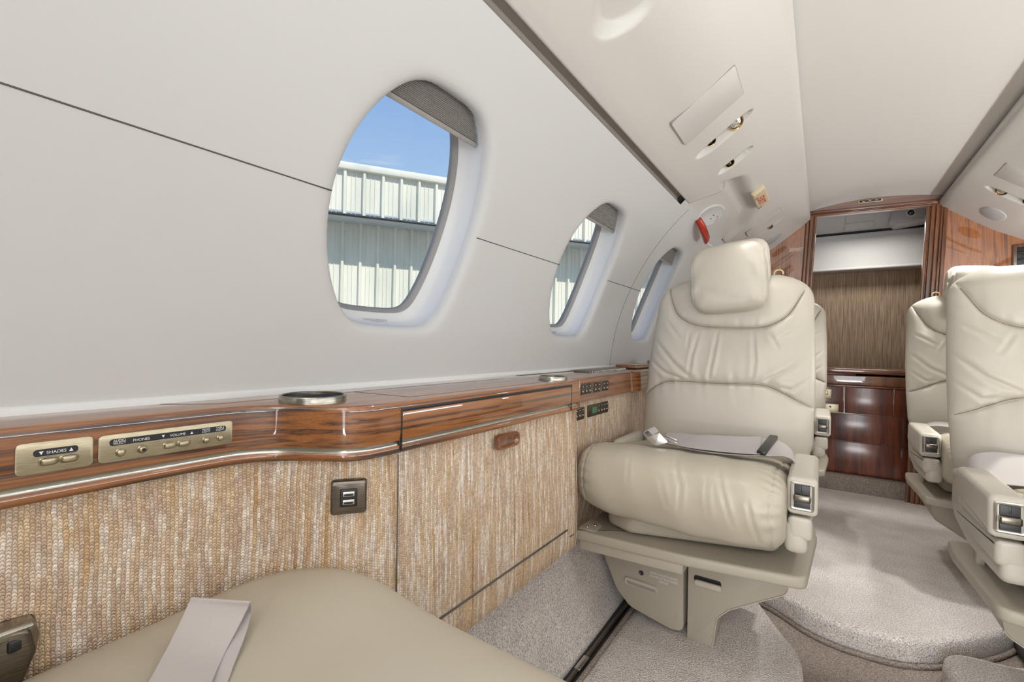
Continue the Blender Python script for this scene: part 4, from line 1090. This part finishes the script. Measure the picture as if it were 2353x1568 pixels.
def make_seat(label):
    root = empty('cabin_seat', (0, 0, 0), label, 'seat', 'cream leather cabin seats')
    V, F = backrest_mesh(); bk = mesh('backrest', V, F, M_LEATHER, root)
    # thin dark threads in the two seams, their colour standing for stitch shadow
    def front_y(x, z):
        s = (x-interp(z, [.4, .9], [.028, .040]))/interp(z, WZ, WW); pr = max(0, 1-abs(s)**5)**.5
        return interp(z, BZ, BY)-.056*pr-.012*pr+.0235*pr
    Vn = np.array(V[:len(V)//2])
    for sm in (SEAM_U, SEAM_L):
        P_ = []
        for q in sm:
            dd = (Vn[:, 0]-q[0])**2+(Vn[:, 2]-q[1])**2; k_ = np.argsort(dd)[:4]
            if dd[k_[0]] > .00002 or abs(q[0]-.035) > back_w(q[1])*.955: continue
            P_.append((q[0], float(Vn[k_, 1].mean())-.0002, q[1]))
        tube('seam_shadow_line', P_, .0007, M_SEAMD, bk, 6)
    # headrest
    Mh = Matrix.Rotation(math.radians(-5), 3, 'Y') @ Matrix.Rotation(math.radians(-12), 3, 'X')
    V, F = pillow_mesh(.096, .040, .098, Mh, (.043, .215, .895)); hr = mesh('headrest', V, F, M_LEATHER, root)
    V, F = pillow_mesh(.078, .026, .075, Mh, (.062, .268, .935), .4); mesh('headrest_flap', V, F, M_LEATHER, root)
    tube('cord_loop', [(.158+.011*math.cos(a), .300, .912+.010*math.sin(a)) for a in np.linspace(-.4, PI+.4, 12)], .0022, M_BEIGE_LOOP, root, 8)
    V, F = cushion_mesh(); mesh('seat_cushion', V, F, M_LEATHER2, root)
    # under-seat pan
    pan = round_poly([(-.165, -.12), (-.10, -.150), (.06, -.10), (.19, -.06), (.20, .22), (-.17, .22)], .03, 5)
    prism('seat_pan', pan, (0, 0, .272), (1, 0, 0), (0, 1, 0), (0, 0, 1), .040, M_PLAST, root, .010, 3)
    # tray base
    top = round_poly([(-.212, -.190), (.03, -.172), (.242, -.135), (.256, .12), (.250, .205), (-.212, .205)], [.004, .02, .022, .02, .02, .01], 6)
    tr_ = prism('base_tray', top, (0, 0, .242), (1, 0, 0), (0, 1, 0), (0, 0, 1), .024, M_PLAST, root, .0065, 3)
    ap = round_poly([(-.206, -.184), (.024, -.166), (.024, .18), (-.206, .18)], .003, 3)
    prism('tray_apron', ap, (0, 0, .222), (1, 0, 0), (0, 1, 0), (0, 0, 1), .022, M_PLAST, root, .0012, 2)
    br = round_poly([(-.212, -.178), (-.170, -.172), (-.172, -.130), (-.212, -.100)], .006, 4)
    bk_ = prism('hinge_bracket', br, (0, 0, .2655), (1, 0, 0), (0, 1, 0), (0, 0, 1), .0025, M_PLAST2, root, .0006)
    for (x, y) in ((-.198, -.158), (-.186, -.140)): revolve('screw', [(0, .0022), (.0035, .0018), (.0045, 0)], (x, y, .268), M_STEEL, root, 16)
    # pedestal
    fr = round_poly([(0, .246), (0, 0), (.058, 0), (.0665, .070), (.092, .098), (.205, .170), (.215, .246)], [0, .002, .004, .012, .02, .02, 0], 5)
    prism('pedestal', fr, (0, -.012, 0), (1, 0, 0), (0, 0, 1), (0, 1, 0), .26, M_PLAST, root, .0018, 2)
    fr2 = [(p[0], p[1]-.0012) for p in fr if p[1] < .20 and p[0] > .05]
    tube('edge_welt', [(p[0]-.001, -.0125, p[1]+.0022) for p in fr2], .0016, M_PLAST2, root, 6)
    dr = round_poly([(-.224, .160), (-.010, .164), (-.008, .014), (-.040, .009), (-.140, .030), (-.176, .062)], [.012, .012, .016, .02, .04, .05], 6)
    dw = prism('drawer', dr, (0, -.016, 0), (1, 0, 0), (0, 0, 1), (0, 1, 0), .25, M_PLAST, root, .0035, 3)
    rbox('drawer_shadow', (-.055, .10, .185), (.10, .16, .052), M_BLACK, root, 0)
    hp_ = round_poly([(-.043, -.010), (.043, -.010), (.043, .010), (-.043, .010)], .0095, 6); hi = round_poly([(-.036, -.0062), (.036, -.0062), (.036, .0015), (-.036, .0015)], .0038, 6)
    ringloft('drawer_handle', [(hp_, -.001), (hp_, .003), (sc(hp_, .96, .84), .0052), (sc(hi, 1.04, 1.15), .0045), (hi, .002)], (-.112, -.0165, .096), (1, 0, -.03), (0, 0, 1), (0, -1, 0), M_PLAST2, root, False)
    prism('handle_recess', hi, (-.112, -.0170, .096), (1, 0, -.03), (0, 0, 1), (0, -1, 0), .0018, M_GAP, root)
    revolve('drawer_lock', [(0, -.0005), (.0028, .0), (.0038, .0010), (.0056, .0012), (.0062, 0)], (-.112, -.0172, .126), M_DARK, root, 20, M=Matrix.Rotation(PI/2, 3, 'X'))
    if True:
        text('drawer_text', 'DURING TAKEOFF & LANDING\nDRAWER MUST BE IN STOWED\nPOSITION', (-.056, -.0168, .132), (1, 0, 0), (0, 0, 1), .0078, M_WHITEPRINT, root, spacing=1.05, squeeze=.62)
    lt = round_poly([(-.030, -.007), (.030, -.007), (.030, .007), (-.030, .007)], .0066, 6)
    prism('latch_recess', [(p[0], p[1]) for p in lt], (.044, -.0128, .151), (1, 0, 0), (0, 0, 1), (0, 1, 0), .004, M_BLACK, root)
    prism('release_latch', lt, (.046, -.022, .1435), (1, 0, 0), (0, 0, 1), (0, 1, 0), .009, M_PLAST2, root, .0025, 3)
    # aisle armrest
    armcap(root, .208, .258, -.150, .388, .459, .085)
    blk = round_poly([(-.150, .340), (-.152, .384), (.10, .384), (.13, .350), (.02, .336)], [.012, .006, .02, .02, .02], 5)
    prism('armrest_base', blk, (.210, 0, 0), (1, 0, 0) and (0, 1, 0), (0, 0, 1), (1, 0, 0), .040, M_LEATHER3, root, .009, 3)
    sh = round_poly([(-.150, .312), (-.150, .372), (-.05, .392), (.08, .440), (.205, .436), (.212, .350), (.18, .322), (.06, .300)], [.02, .01, .02, .02, .012, .03, .03, .04], 6)
    prism('side_shell', sh, (.205, 0, 0), (0, 1, 0), (0, 0, 1), (1, 0, 0), .038, M_LEATHER3, root, .012, 4)
    rbox('hinge_block', (.232, -.075, .385), (.030, .10, .016), M_BLACK, root, .004)
    rbox('support_strut', (.222, .070, .292), (.014, .020, .060), M_PLAST2, root, .004, 3, Matrix.Rotation(.25, 3, 'X'))
    # window-side hip bolster below the ledge
    rbox('outboard_bolster', (-.190, .10, .425), (.030, .20, .05), M_LEATHER3, root, .014, 4)
    return root
def children(o): return [c for c in bpy.data.objects if c.parent == o]
def copy_tree(o, parent=None, skip=()):
    c = o.copy(); COL.objects.link(c); c.parent = parent
    if parent is not None and 'category' in c: del c['category']
    for ch in children(o):
        if not ch.name.startswith(skip): copy_tree(ch, c, skip)
    return c
seat = make_seat('nearest complete cream leather seat in the middle, square to the camera with drawer below')
s2 = copy_tree(seat, skip=('drawer_text', 'zz')); s2['label'] = 'cream leather seat almost hidden behind the middle seat, only its aisle side showing'
r1 = copy_tree(seat, skip=('drawer_text', 'headrest', 'cord')); r1['label'] = 'large cream leather seat cut off by the right picture edge'
r2 = copy_tree(seat, skip=('drawer_text', 'zz')); r2['label'] = 'cream leather seat on the right by the bulkhead, behind the cut-off seat'
seat.location = (-.26, 1.17, 0); seat.rotation_euler.z = 0
s2.location = (-.228, 2.08, .012)
r1.location = (.497, 1.255, 0); r1.scale = (-1, 1, 1)
r2.location = (.505, 1.975, .0); r2.scale = (-1, 1, 1)

# near seat facing aft: its smooth cushion corner, with belt
ns = empty('cabin_seat', (-.30, .10, 0), 'smooth tan leather seat cushion corner at the bottom left, facing the middle seat', 'seat')
def near_cushion():
    V = []; Fc = []; nx = 90; Q = catmull([(-.40, .40), (-.35, .432), (-.20, .438), (-.05, .440), (.10, .446), (.18, .448), (.225, .436), (.247, .408), (.250, .375), (.235, .345), (.19, .328), (.05, .32), (-.2, .32), (-.38, .33), (-.40, .40)], 7)[:-1]
    n = len(Q); cy, cz = -.08, .38
    for i in range(nx+1):
        s = math.sin(PI/2*(-1+2*i/nx)); x = .240*s; k = (1-abs(s)**6.5)**.42; ins = .04*(1-k)
        pull = .016*max(0, abs(s)-.60)**2/.16          # front corners rounded in plan
        ring = []
        for (y, z) in Q:
            yy = cy+(y-cy)*(1-.12*(1-k)) - (pull if y > .1 else 0); zz = cz+(z-cz)*(1-.62*(1-k))
            zz += (.010*math.exp(-((s+.45)/.28)**2)*sstep((y-.02)/.2) if z > .42 else 0)
            if z > .42: zz -= .004*math.exp(-((y-.02-.25*s)/.030)**2)
            ring.append((x-.0, yy, zz))
        V += ring
    for i in range(nx):
        for j in range(n): a = i*n+j; b2 = i*n+(j+1) % n; Fc.append((a, b2, b2+n, a+n))
    Fc.append(tuple(range(n-1, -1, -1))); Fc.append(tuple(nx*n+j for j in range(n)))
    return [(v[0]-.292, v[1]+.10, v[2]) for v in V], Fc
V, F = near_cushion(); mesh('seat_cushion', V, F, M_LEATHER2, ns)
rbox('seat_base', (-.28, .02, .225), (.34, .46, .19), M_PLAST, ns, .02)
rbox('pedestal', (-.30, .0, .066), (.30, .30, .13), M_PLAST, ns, .01)
rbox('backrest', (-.30, -.32, .62), (.42, .10, .56), M_LEATHER, ns, .045, 6, Matrix.Rotation(.25, 3, 'X'))

def ribbon(nm, rows, m, par, th=.0016):
    """rows: list of (left point, right point); solid strap"""
    V = []; F = []
    rows = [(Vector(a), Vector(b2)) for a, b2 in rows]; n = len(rows); K = 6
    for i, (a, b2) in enumerate(rows):
        t = ((rows[min(i+1, n-1)][0]+rows[min(i+1, n-1)][1])-(rows[max(i-1, 0)][0]+rows[max(i-1, 0)][1])).normalized()
        nn = t.cross((b2-a).normalized()).normalized()
        for k in range(K+1): V.append(a.lerp(b2, k/K)+nn*th/2)
        for k in range(K+1): V.append(b2.lerp(a, k/K)-nn*th/2)
    M_ = 2*(K+1)
    for i in range(n-1):
        for k in range(M_): a = i*M_+k; b2 = i*M_+(k+1) % M_; F.append((a, b2, b2+M_, a+M_))
    F.append(tuple(range(M_-1, -1, -1))); F.append(tuple((n-1)*M_+k for k in range(M_)))
    return mesh(nm, V, F, m, par, sharp=60)
def smooth_rows(rows, k=6):
    A = catmull([r[0] for r in rows], k); B = catmull([r[1] for r in rows], k); return list(zip(A, B))
# belt on the middle seat
belt = empty('seat_belt', (-.2, 1.15, .455), 'pale grey seat belt with black keeper lying across the middle seat cushion', 'seat belt')
rows = [((-.338, 1.245, .472), (-.322, 1.150, .463)), ((-.30, 1.250, .474), (-.275, 1.115, .466)), ((-.245, 1.250, .474), (-.222, 1.100, .466)), ((-.19, 1.250, .476), (-.170, 1.100, .467)), ((-.14, 1.250, .480), (-.128, 1.105, .470)), ((-.105, 1.250, .486), (-.094, 1.110, .474)), ((-.075, 1.255, .480), (-.062, 1.120, .476)), ((-.055, 1.260, .462), (-.044, 1.135, .462)), ((-.042, 1.262, .43), (-.034, 1.145, .430))]
ribbon('strap', smooth_rows(rows), M_BELT, belt)
rows = [((-.118, 1.252, .488), (-.106, 1.105, .476)), ((-.15, 1.252, .484), (-.140, 1.100, .474)), ((-.20, 1.250, .480), (-.185, 1.098, .472)), ((-.26, 1.235, .476), (-.245, 1.098, .471)), ((-.31, 1.180, .464), (-.31, 1.120, .470)), ((-.345, 1.165, .476), (-.342, 1.105, .478)), ((-.356, 1.155, .490), (-.354, 1.098, .490)), ((-.345, 1.150, .500), (-.343, 1.095, .499)), ((-.333, 1.148, .490), (-.330, 1.093, .489))]
ribbon('strap_fold', smooth_rows(rows), M_BELT, belt)
bx = (-.098, 1.180, .4845)
bm_obj('keeper', rbox_bm(bx, (.017, .150, .010), .002, 2, Matrix.Rotation(-.08, 3, 'Z') @ Matrix.Rotation(.085, 3, 'X')), M_BLACK, belt)
tg_ = prism('belt_tongue', round_poly([(-.026, 0), (.0, -.013), (.026, .004), (.0, .022)], .004, 4), (-.318, 1.085, .478), (1, .1, -.15), (.2, .2, .9), (0, -1, .3), .003, M_STEEL, belt, .0008)
rbox('buckle_pin', (-.290, 1.10, .487), (.028, .004, .004), M_STEEL, belt, .001, 2, Matrix.Rotation(.3, 3, 'Y'))
rbox('buckle_pin', (-.288, 1.10, .478), (.026, .004, .004), M_STEEL, belt, .001, 2, Matrix.Rotation(.1, 3, 'Y'))
# belts on the right seats
b1 = empty('seat_belt', (.40, 1.42, .46), 'wide pale lap belt hanging over the armrest of the cut-off right seat', 'seat belt')
rows = [((.262, 1.385, .425), (.258, 1.33, .405)), ((.268, 1.370, .475), (.263, 1.315, .435)), ((.300, 1.365, .492), (.285, 1.30, .440)), ((.36, 1.36, .492), (.35, 1.29, .445)), ((.44, 1.355, .488), (.43, 1.28, .447)), ((.52, 1.36, .480), (.51, 1.28, .447))]
ribbon('strap', smooth_rows(rows), M_BELT, b1, .0022)
b2_ = empty('seat_belt', (.36, 2.05, .46), 'small pale belt lying across the right rear seat cushion', 'seat belt')
rows = [((.285, 2.07, .452), (.285, 2.01, .455)), ((.32, 2.065, .468), (.32, 2.0, .462)), ((.38, 2.06, .466), (.38, 1.99, .460)), ((.46, 2.06, .462), (.46, 1.99, .458))]
ribbon('strap', smooth_rows(rows), M_BELT, b2_)
# belt and buckle of the near seat
b3 = empty('seat_belt', (-.48, .18, .45), 'broad folded white belt webbing draped over the bottom left cushion', 'seat belt')
def bp(px, py, z):     # surveyed point on the level z
    v = Vector([sum(AX[k][i]*w for k, w in enumerate((px-1176.5, py-784, 1050))) for i in range(3)]); return Vector((0, 0, .70))+v*((z-.70)/v.z)
rows = [(bp(300, 1640, .452), bp(462, 1640, .450)), (bp(330, 1590, .454), bp(478, 1590, .451)), (bp(385, 1490, .458), bp(512, 1510, .452)), (bp(415, 1430, .466), bp(548, 1440, .462)), (bp(432, 1392, .474), bp(568, 1400, .472)), (bp(440, 1376, .478), bp(574, 1385, .478)), (bp(446, 1378, .476), bp(577, 1388, .475)), (bp(455, 1402, .468), bp(577, 1412, .462)), (bp(450, 1450, .458), bp(563, 1462, .455)), (bp(430, 1520, .450), bp(535, 1535, .449)), (bp(400, 1600, .447), bp(512, 1600, .446))]
ribbon('strap', smooth_rows(rows), M_BELT, b3, .0014)
bkl = empty('belt_buckle', (-.5, .08, .46), 'dark bronze belt buckle standing at the left picture edge', 'buckle')
Rb = Matrix.Rotation(.35, 3, 'Y') @ Matrix.Rotation(-.25, 3, 'X')
M_BRONZE3 = brushed('buckle_bronze', (.10, .085, .065), (.19, .165, .13), .3)
prof = round_poly([(-.030, -.030), (.012, -.030), (.022, .000), (.018, .020), (-.030, .024)], [.003, .004, .01, .006, .003], 4)
prism('buckle_body', prof, (-.512, .070, .452), (.25, .97, 0), (0, 0, 1), (-.97, .25, 0), .034, M_BRONZE3, bkl, .0035, 3)
rbox('release_flap', (-.520, .080, .4695), (.020, .024, .010), M_STEELDK, bkl, .003)
rbox('buckle_window', (-.5105, .082, .461), (.004, .012, .010), M_BLACK, bkl, .002)
rbox('buckle_window', (-.5115, .056, .441), (.004, .016, .016), M_BAND, bkl, .003)

# ------------------------------------------------------------------ aft bulkhead, doorway, galley
def bulk_panel(nm, pts, m, label, y=YB, d=.03):
    return tag(prism(nm, pts, (0, y, 0), (1, 0, 0), (0, 0, 1), (0, 1, 0), d, m, None), label, kind='structure')
def arcz(x): t = (x-XC)/.265; return 1.390+.034*(1-t*t)
bulk_panel('wall_back_left', [(-.75, -.1), (-.085, -.1), (-.060, .7), (-.035, 1.42), (-.20, 1.42), (-.75, 1.42)], M_WOODV, 'glossy walnut bulkhead panel left of the doorway')
bulk_panel('wall_back_right', [(.45, -.1), (1.10, -.1), (1.10, 1.42), (.425, 1.42), (.44, .7)], M_WOODV, 'glossy walnut bulkhead panel right of the doorway')
hdr = [(x, 1.372-.012*(x+.06)/.5) for x in (-.10, .45)][::-1]
hd_poly = [(-.11, 1.384), (.46, 1.370)]+[(x, arcz(x)+.03) for x in np.linspace(.46, -.11, 16)]
bulk_panel('wall_back_header', hd_poly, M_WOODX, 'curved walnut header above the doorway', YB-.002, .03)
def moulding(nm, p0, p1, n2, widths, m, label, y=YB):
    """stepped moulding running p0->p1 in the bulkhead plane; n2 = direction away from the opening"""
    root = empty(nm, (p0[0], y, p0[1]), label, None); root['kind'] = 'structure'
    d = (Vector(p1)-Vector(p0)); o = 0
    for (w, h) in widths:
        a = Vector(p0)+Vector(n2)*o; b2 = Vector(p1)+Vector(n2)*o; c = b2+Vector(n2)*w; e_ = a+Vector(n2)*w
        prism('moulding_strip', [tuple(a), tuple(b2), tuple(c), tuple(e_)], (0, y-h, 0), (1, 0, 0), (0, 0, 1), (0, 1, 0), h+.03, m, root, .0025, 3); o += w-.0004
    return root
MW = [(.010, .006), (.006, .002), (.014, .010), (.004, .003), (.012, .013), (.005, .004)]
moulding('door_1', (-.097, 0), (-.027, 1.386), (-1, .03), MW, M_WOODM, 'stepped dark walnut door jamb on the left of the aft doorway')
moulding('door_2', (.330, 0), (.393, 1.372), (1, -.03), MW+[(.010, .008), (.014, .014)], M_WOODM, 'stepped dark walnut door jamb on the right of the aft doorway')
moulding('door_3', (-.06, 1.3838), (.44, 1.370), (0, 1), [(.010, .006), (.005, .003), (.012, .011), (.004, .004)], M_WOODX, 'stepped walnut lintel across the top of the aft doorway')
mp_ = empty('header_plate', (.19, YB-.01, 1.424), 'small dark plate framed in brass on the doorway header', 'plate')
RP = Matrix.Rotation(.02, 3, 'Y')
bm_obj('plate_frame', rbox_bm((.186, YB-.006, 1.4275), (.094, .008, .016), .004, 3, RP), M_CREAM, mp_)
bm_obj('plate_face', rbox_bm((.186, YB-.0105, 1.4275), (.084, .003, .010), .001, 2, RP), M_DARK, mp_)
for x in (.16, .185, .21): bm_obj('indicator', rbox_bm((x, YB-.0125, 1.4275), (.010, .002, .003), .0004, 1, RP), M_CREAM, mp_)
pt = empty('placard', (-.115, YB-.002, 1.222), 'tiny white lettering in three lines on the left walnut bulkhead', 'placard')
for k, (a, b2) in enumerate(((-.146, -.088), (-.146, -.082), (-.146, -.100))):
    x = a
    rr = random.Random(k)
    while x < b2:
        w = rr.uniform(.003, .008); rbox('letter_row', (x+w/2, YB-.0006, 1.229-.0065*k), (w, .0012, .0026), M_WHITEPRINT, pt, 0); x += w+.0014
av = empty('air_vent', (.715, YB-.005, 1.11), 'black slatted vent framed in walnut at the right picture edge', 'vent')
rbox('vent_frame', (.720, YB-.003, 1.105), (.11, .012, .12), M_WOODM, av, .008)
rbox('vent_box', (.722, YB-.0085, 1.105), (.086, .004, .094), M_BLACK, av, .003)
for k in range(3): rbox('vent_slat', (.722, YB-.013, 1.128-.03*k), (.084, .010, .004), M_DARK, av, .001, 2, Matrix.Rotation(.5, 3, 'X'))

# lavatory / galley behind the doorway
tag(rbox('wall_back', (.2, 3.46, .6), (1.6, .05, 2.0), M_STRIA, None, 0), 'brown striped wallcovering at the far end behind the doorway', kind='structure')
tag(rbox('floor', (.2, 3.15, .035), (1.5, .66, .09), M_CARPETD, None, .012, 3), 'raised dark carpet sill in the aft doorway', kind='structure')
tag(rbox('wall_left_aft', (-.42, 3.12, .8), (.04, .66, 1.6), M_WALL, None, 0), kind='structure')
tag(rbox('wall_right_aft', (.86, 3.12, .8), (.04, .66, 1.6), M_WALL, None, 0), kind='structure')
tag(rbox('ceiling', (.2, 3.12, 1.56), (1.4, .70, .02), M_WALL, None, 0), kind='structure')
val = empty('upholstered_valance', (.2, 3.38, 1.27), 'pale upholstered box running across above the striped wallcovering', 'valance')
rbox('valance_body', (.2, 3.39, 1.283), (1.2, .09, .218), M_WALL, val, .012, 4)
rbox('valance_lip', (.2, 3.365, 1.180), (1.2, .11, .018), M_WALL, val, .008, 3)
bx_ = empty('service_housing', (.25, 3.30, 1.45), 'grey ceiling housing behind the doorway with two flat lids', 'housing')
hs = prism('housing_body', [(3.16, 1.54), (3.20, 1.50), (3.34, 1.405), (3.46, 1.400), (3.46, 1.56), (3.16, 1.56)], (-.35, 0, 0), (0, 1, 0), (0, 0, 1), (1, 0, 0), 1.2, M_WALL, bx_, .003, 2)
pa = Vector((0, -.14, .095)).normalized(); na = Vector((0, -.095, -.14)).normalized()
for (s0, s1, x0, x1) in ((.030, .085, .105, .243), (-.028, .022, .103, .236)):
    c0 = Vector((0, 3.305, 1.429)); poly = round_poly([(x0, s0), (x1, s0), (x1, s1), (x0, s1)], .004, 3)
    prism('flat_lid', poly, c0-na*.002, (1, 0, 0), pa, na, .008, M_WALL, bx_, .002, 2)
rbox('dark_gap', (.2, 3.40, 1.399), (1.1, .10, .010), M_BLACK, bx_, 0)
eg = empty('eyeball_vent', (.385, 3.24, 1.445), 'moulded pod with round black and chrome air nozzle beyond the doorway', 'air nozzle')
pp = round_poly([(.300, 1.415), (.330, 1.390), (.470, 1.405), (.475, 1.482), (.330, 1.478), (.305, 1.465)], .012, 4)
prism('pod', pp, (0, 3.22, 0), (1, 0, 0), (0, 0, 1), (0, 1, 0), .16, M_WALL, eg, .012, 3)
MX = Matrix.Rotation(PI/2, 3, 'X')
revolve('nozzle_ring', [(.0145, -.002), (.0150, .004), (.0185, .006), (.0205, .002), (.021, -.004)], (.388, 3.219, 1.447), M_WHITEPRINT, eg, 32, M=MX)
revolve('nozzle_core', [(0, .004), (.006, .003), (.0145, .001)], (.388, 3.219, 1.447), M_BLACK, eg, 32, M=MX)
rbox('nozzle_vane', (.388, 3.213, 1.447), (.016, .003, .003), M_STEEL, eg, .0008, 2, Matrix.Rotation(-.4, 3, 'Y'))
cb = empty('galley_cabinet', (.2, 2.95, .08), 'dark glossy mahogany cabinet with counter beyond the aft doorway', 'cabinet')
rbox('cabinet_body', (.2, 3.14, .30), (1.16, .56, .44), M_WOODD, cb, .002)
M_WOODB = wood('amber_mahogany', [(.3, (.06, .014, .004)), (.5, (.20, .065, .014)), (.7, (.30, .11, .025))], 'Z', 1.0, dist=.6)
rbox('drawer_band', (.2, 3.136, .5515), (1.16, .575, .050), M_WOODB, cb, .005, 3)
rbox('moulding_line', (.2, 3.128, .5225), (1.16, .57, .009), M_WOODD, cb, .003)
rbox('counter_top', (.2, 3.125, .598), (1.16, .57, .026), M_WOODR, cb, .010, 4)
rbox('counter_step', (.02, 2.875, .590), (.25, .03, .034), M_WOODD, cb, .006)
for (x0, x1, z0, z1) in ((.100, .345, .385, .517), (.02, .345, .245, .383), (.02, .345, .085, .243), (-.2, .096, .385, .517), (.347, .60, .085, .517)):
    rbox('cabinet_door', ((x0+x1)/2, 2.858, (z0+z1)/2), (x1-x0-.002, .008, z1-z0-.002), M_WOODD, cb, .002)
rbox('finger_pull', (.093, 2.850, .458), (.006, .010, .128), M_WOODM, cb, .002); rbox('finger_pull', (.290, 2.850, .458), (.006, .010, .128), M_WOODM, cb, .002)
rbox('brass_latch', (.022, 2.852, .477), (.048, .006, .052), M_PLATE, cb, .003); rbox('latch_insert', (.020, 2.8485, .482), (.020, .003, .020), M_BRASS, cb, .001)
rbox('brass_latch', (.035, 2.852, .404), (.080, .006, .046), M_PLATE, cb, .001); revolve('latch_knob', [(0, .006), (.004, .004), (.005, 0)], (.040, 2.849, .412), M_BRASS, cb, 16, M=MX)
revolve('hook', [(0, .010), (.006, .006), (.007, 0)], (.014, 2.848, .556), M_STEEL, cb, 16, M=MX)

# ------------------------------------------------------------------ outside: steel hangar and ramp
hg = empty('hangar', (-10.5, 9, -1.2), 'long corrugated steel hangar in sunlight seen through the windows', 'hangar')
fd = Vector((.555, .832, 0)).normalized(); fn_ = Vector((.832, -.555, 0)).normalized(); B0 = Vector((-8.20, 6.75, .70))
def corr(nm, z0, z1, off, m, l0=-9, l1=16, pitch=.37):
    V = []; F = []; x = l0; prof = []
    while x < l1:
        for (dx, h) in ((0, 0), (.04, 0), (.062, .075), (.108, .075), (.13, 0), (.20, 0), (.208, .014), (.218, .014), (.226, 0), (.285, 0), (.293, .014), (.303, .014), (.311, 0)): prof.append((x+dx, h))
        x += pitch
    for (a, h) in prof:
        for z in (z0, z1): p = B0+fd*a+fn_*(off+h); V.append((p.x, p.y, .70+z))
    for i in range(len(prof)-1): F.append((2*i, 2*i+2, 2*i+3, 2*i+1))
    return mesh(nm, V, F, m, hg, smooth=False)
corr('upper_cladding', 2.54, 3.46, .80, M_SIDING)
corr('lower_wall', -1.9, 2.6, 0, M_SIDING)
def lbox(nm, off, z, d, h, m):
    c = B0+fd*3.5+fn_*off; rbox(nm, (c.x, c.y, .70+z), (25, d, h), m, hg, .02, 2, Matrix((fd, fn_, Vector((0, 0, 1)))).transposed())
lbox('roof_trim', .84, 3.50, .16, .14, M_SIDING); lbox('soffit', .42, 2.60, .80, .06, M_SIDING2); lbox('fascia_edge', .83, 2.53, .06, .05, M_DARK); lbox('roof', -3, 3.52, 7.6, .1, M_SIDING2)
gr = tag(rbox('ramp_ground', (-10, 10, -1.23), (80, 80, .05), M_ASPHALT, None, 0), kind='structure')
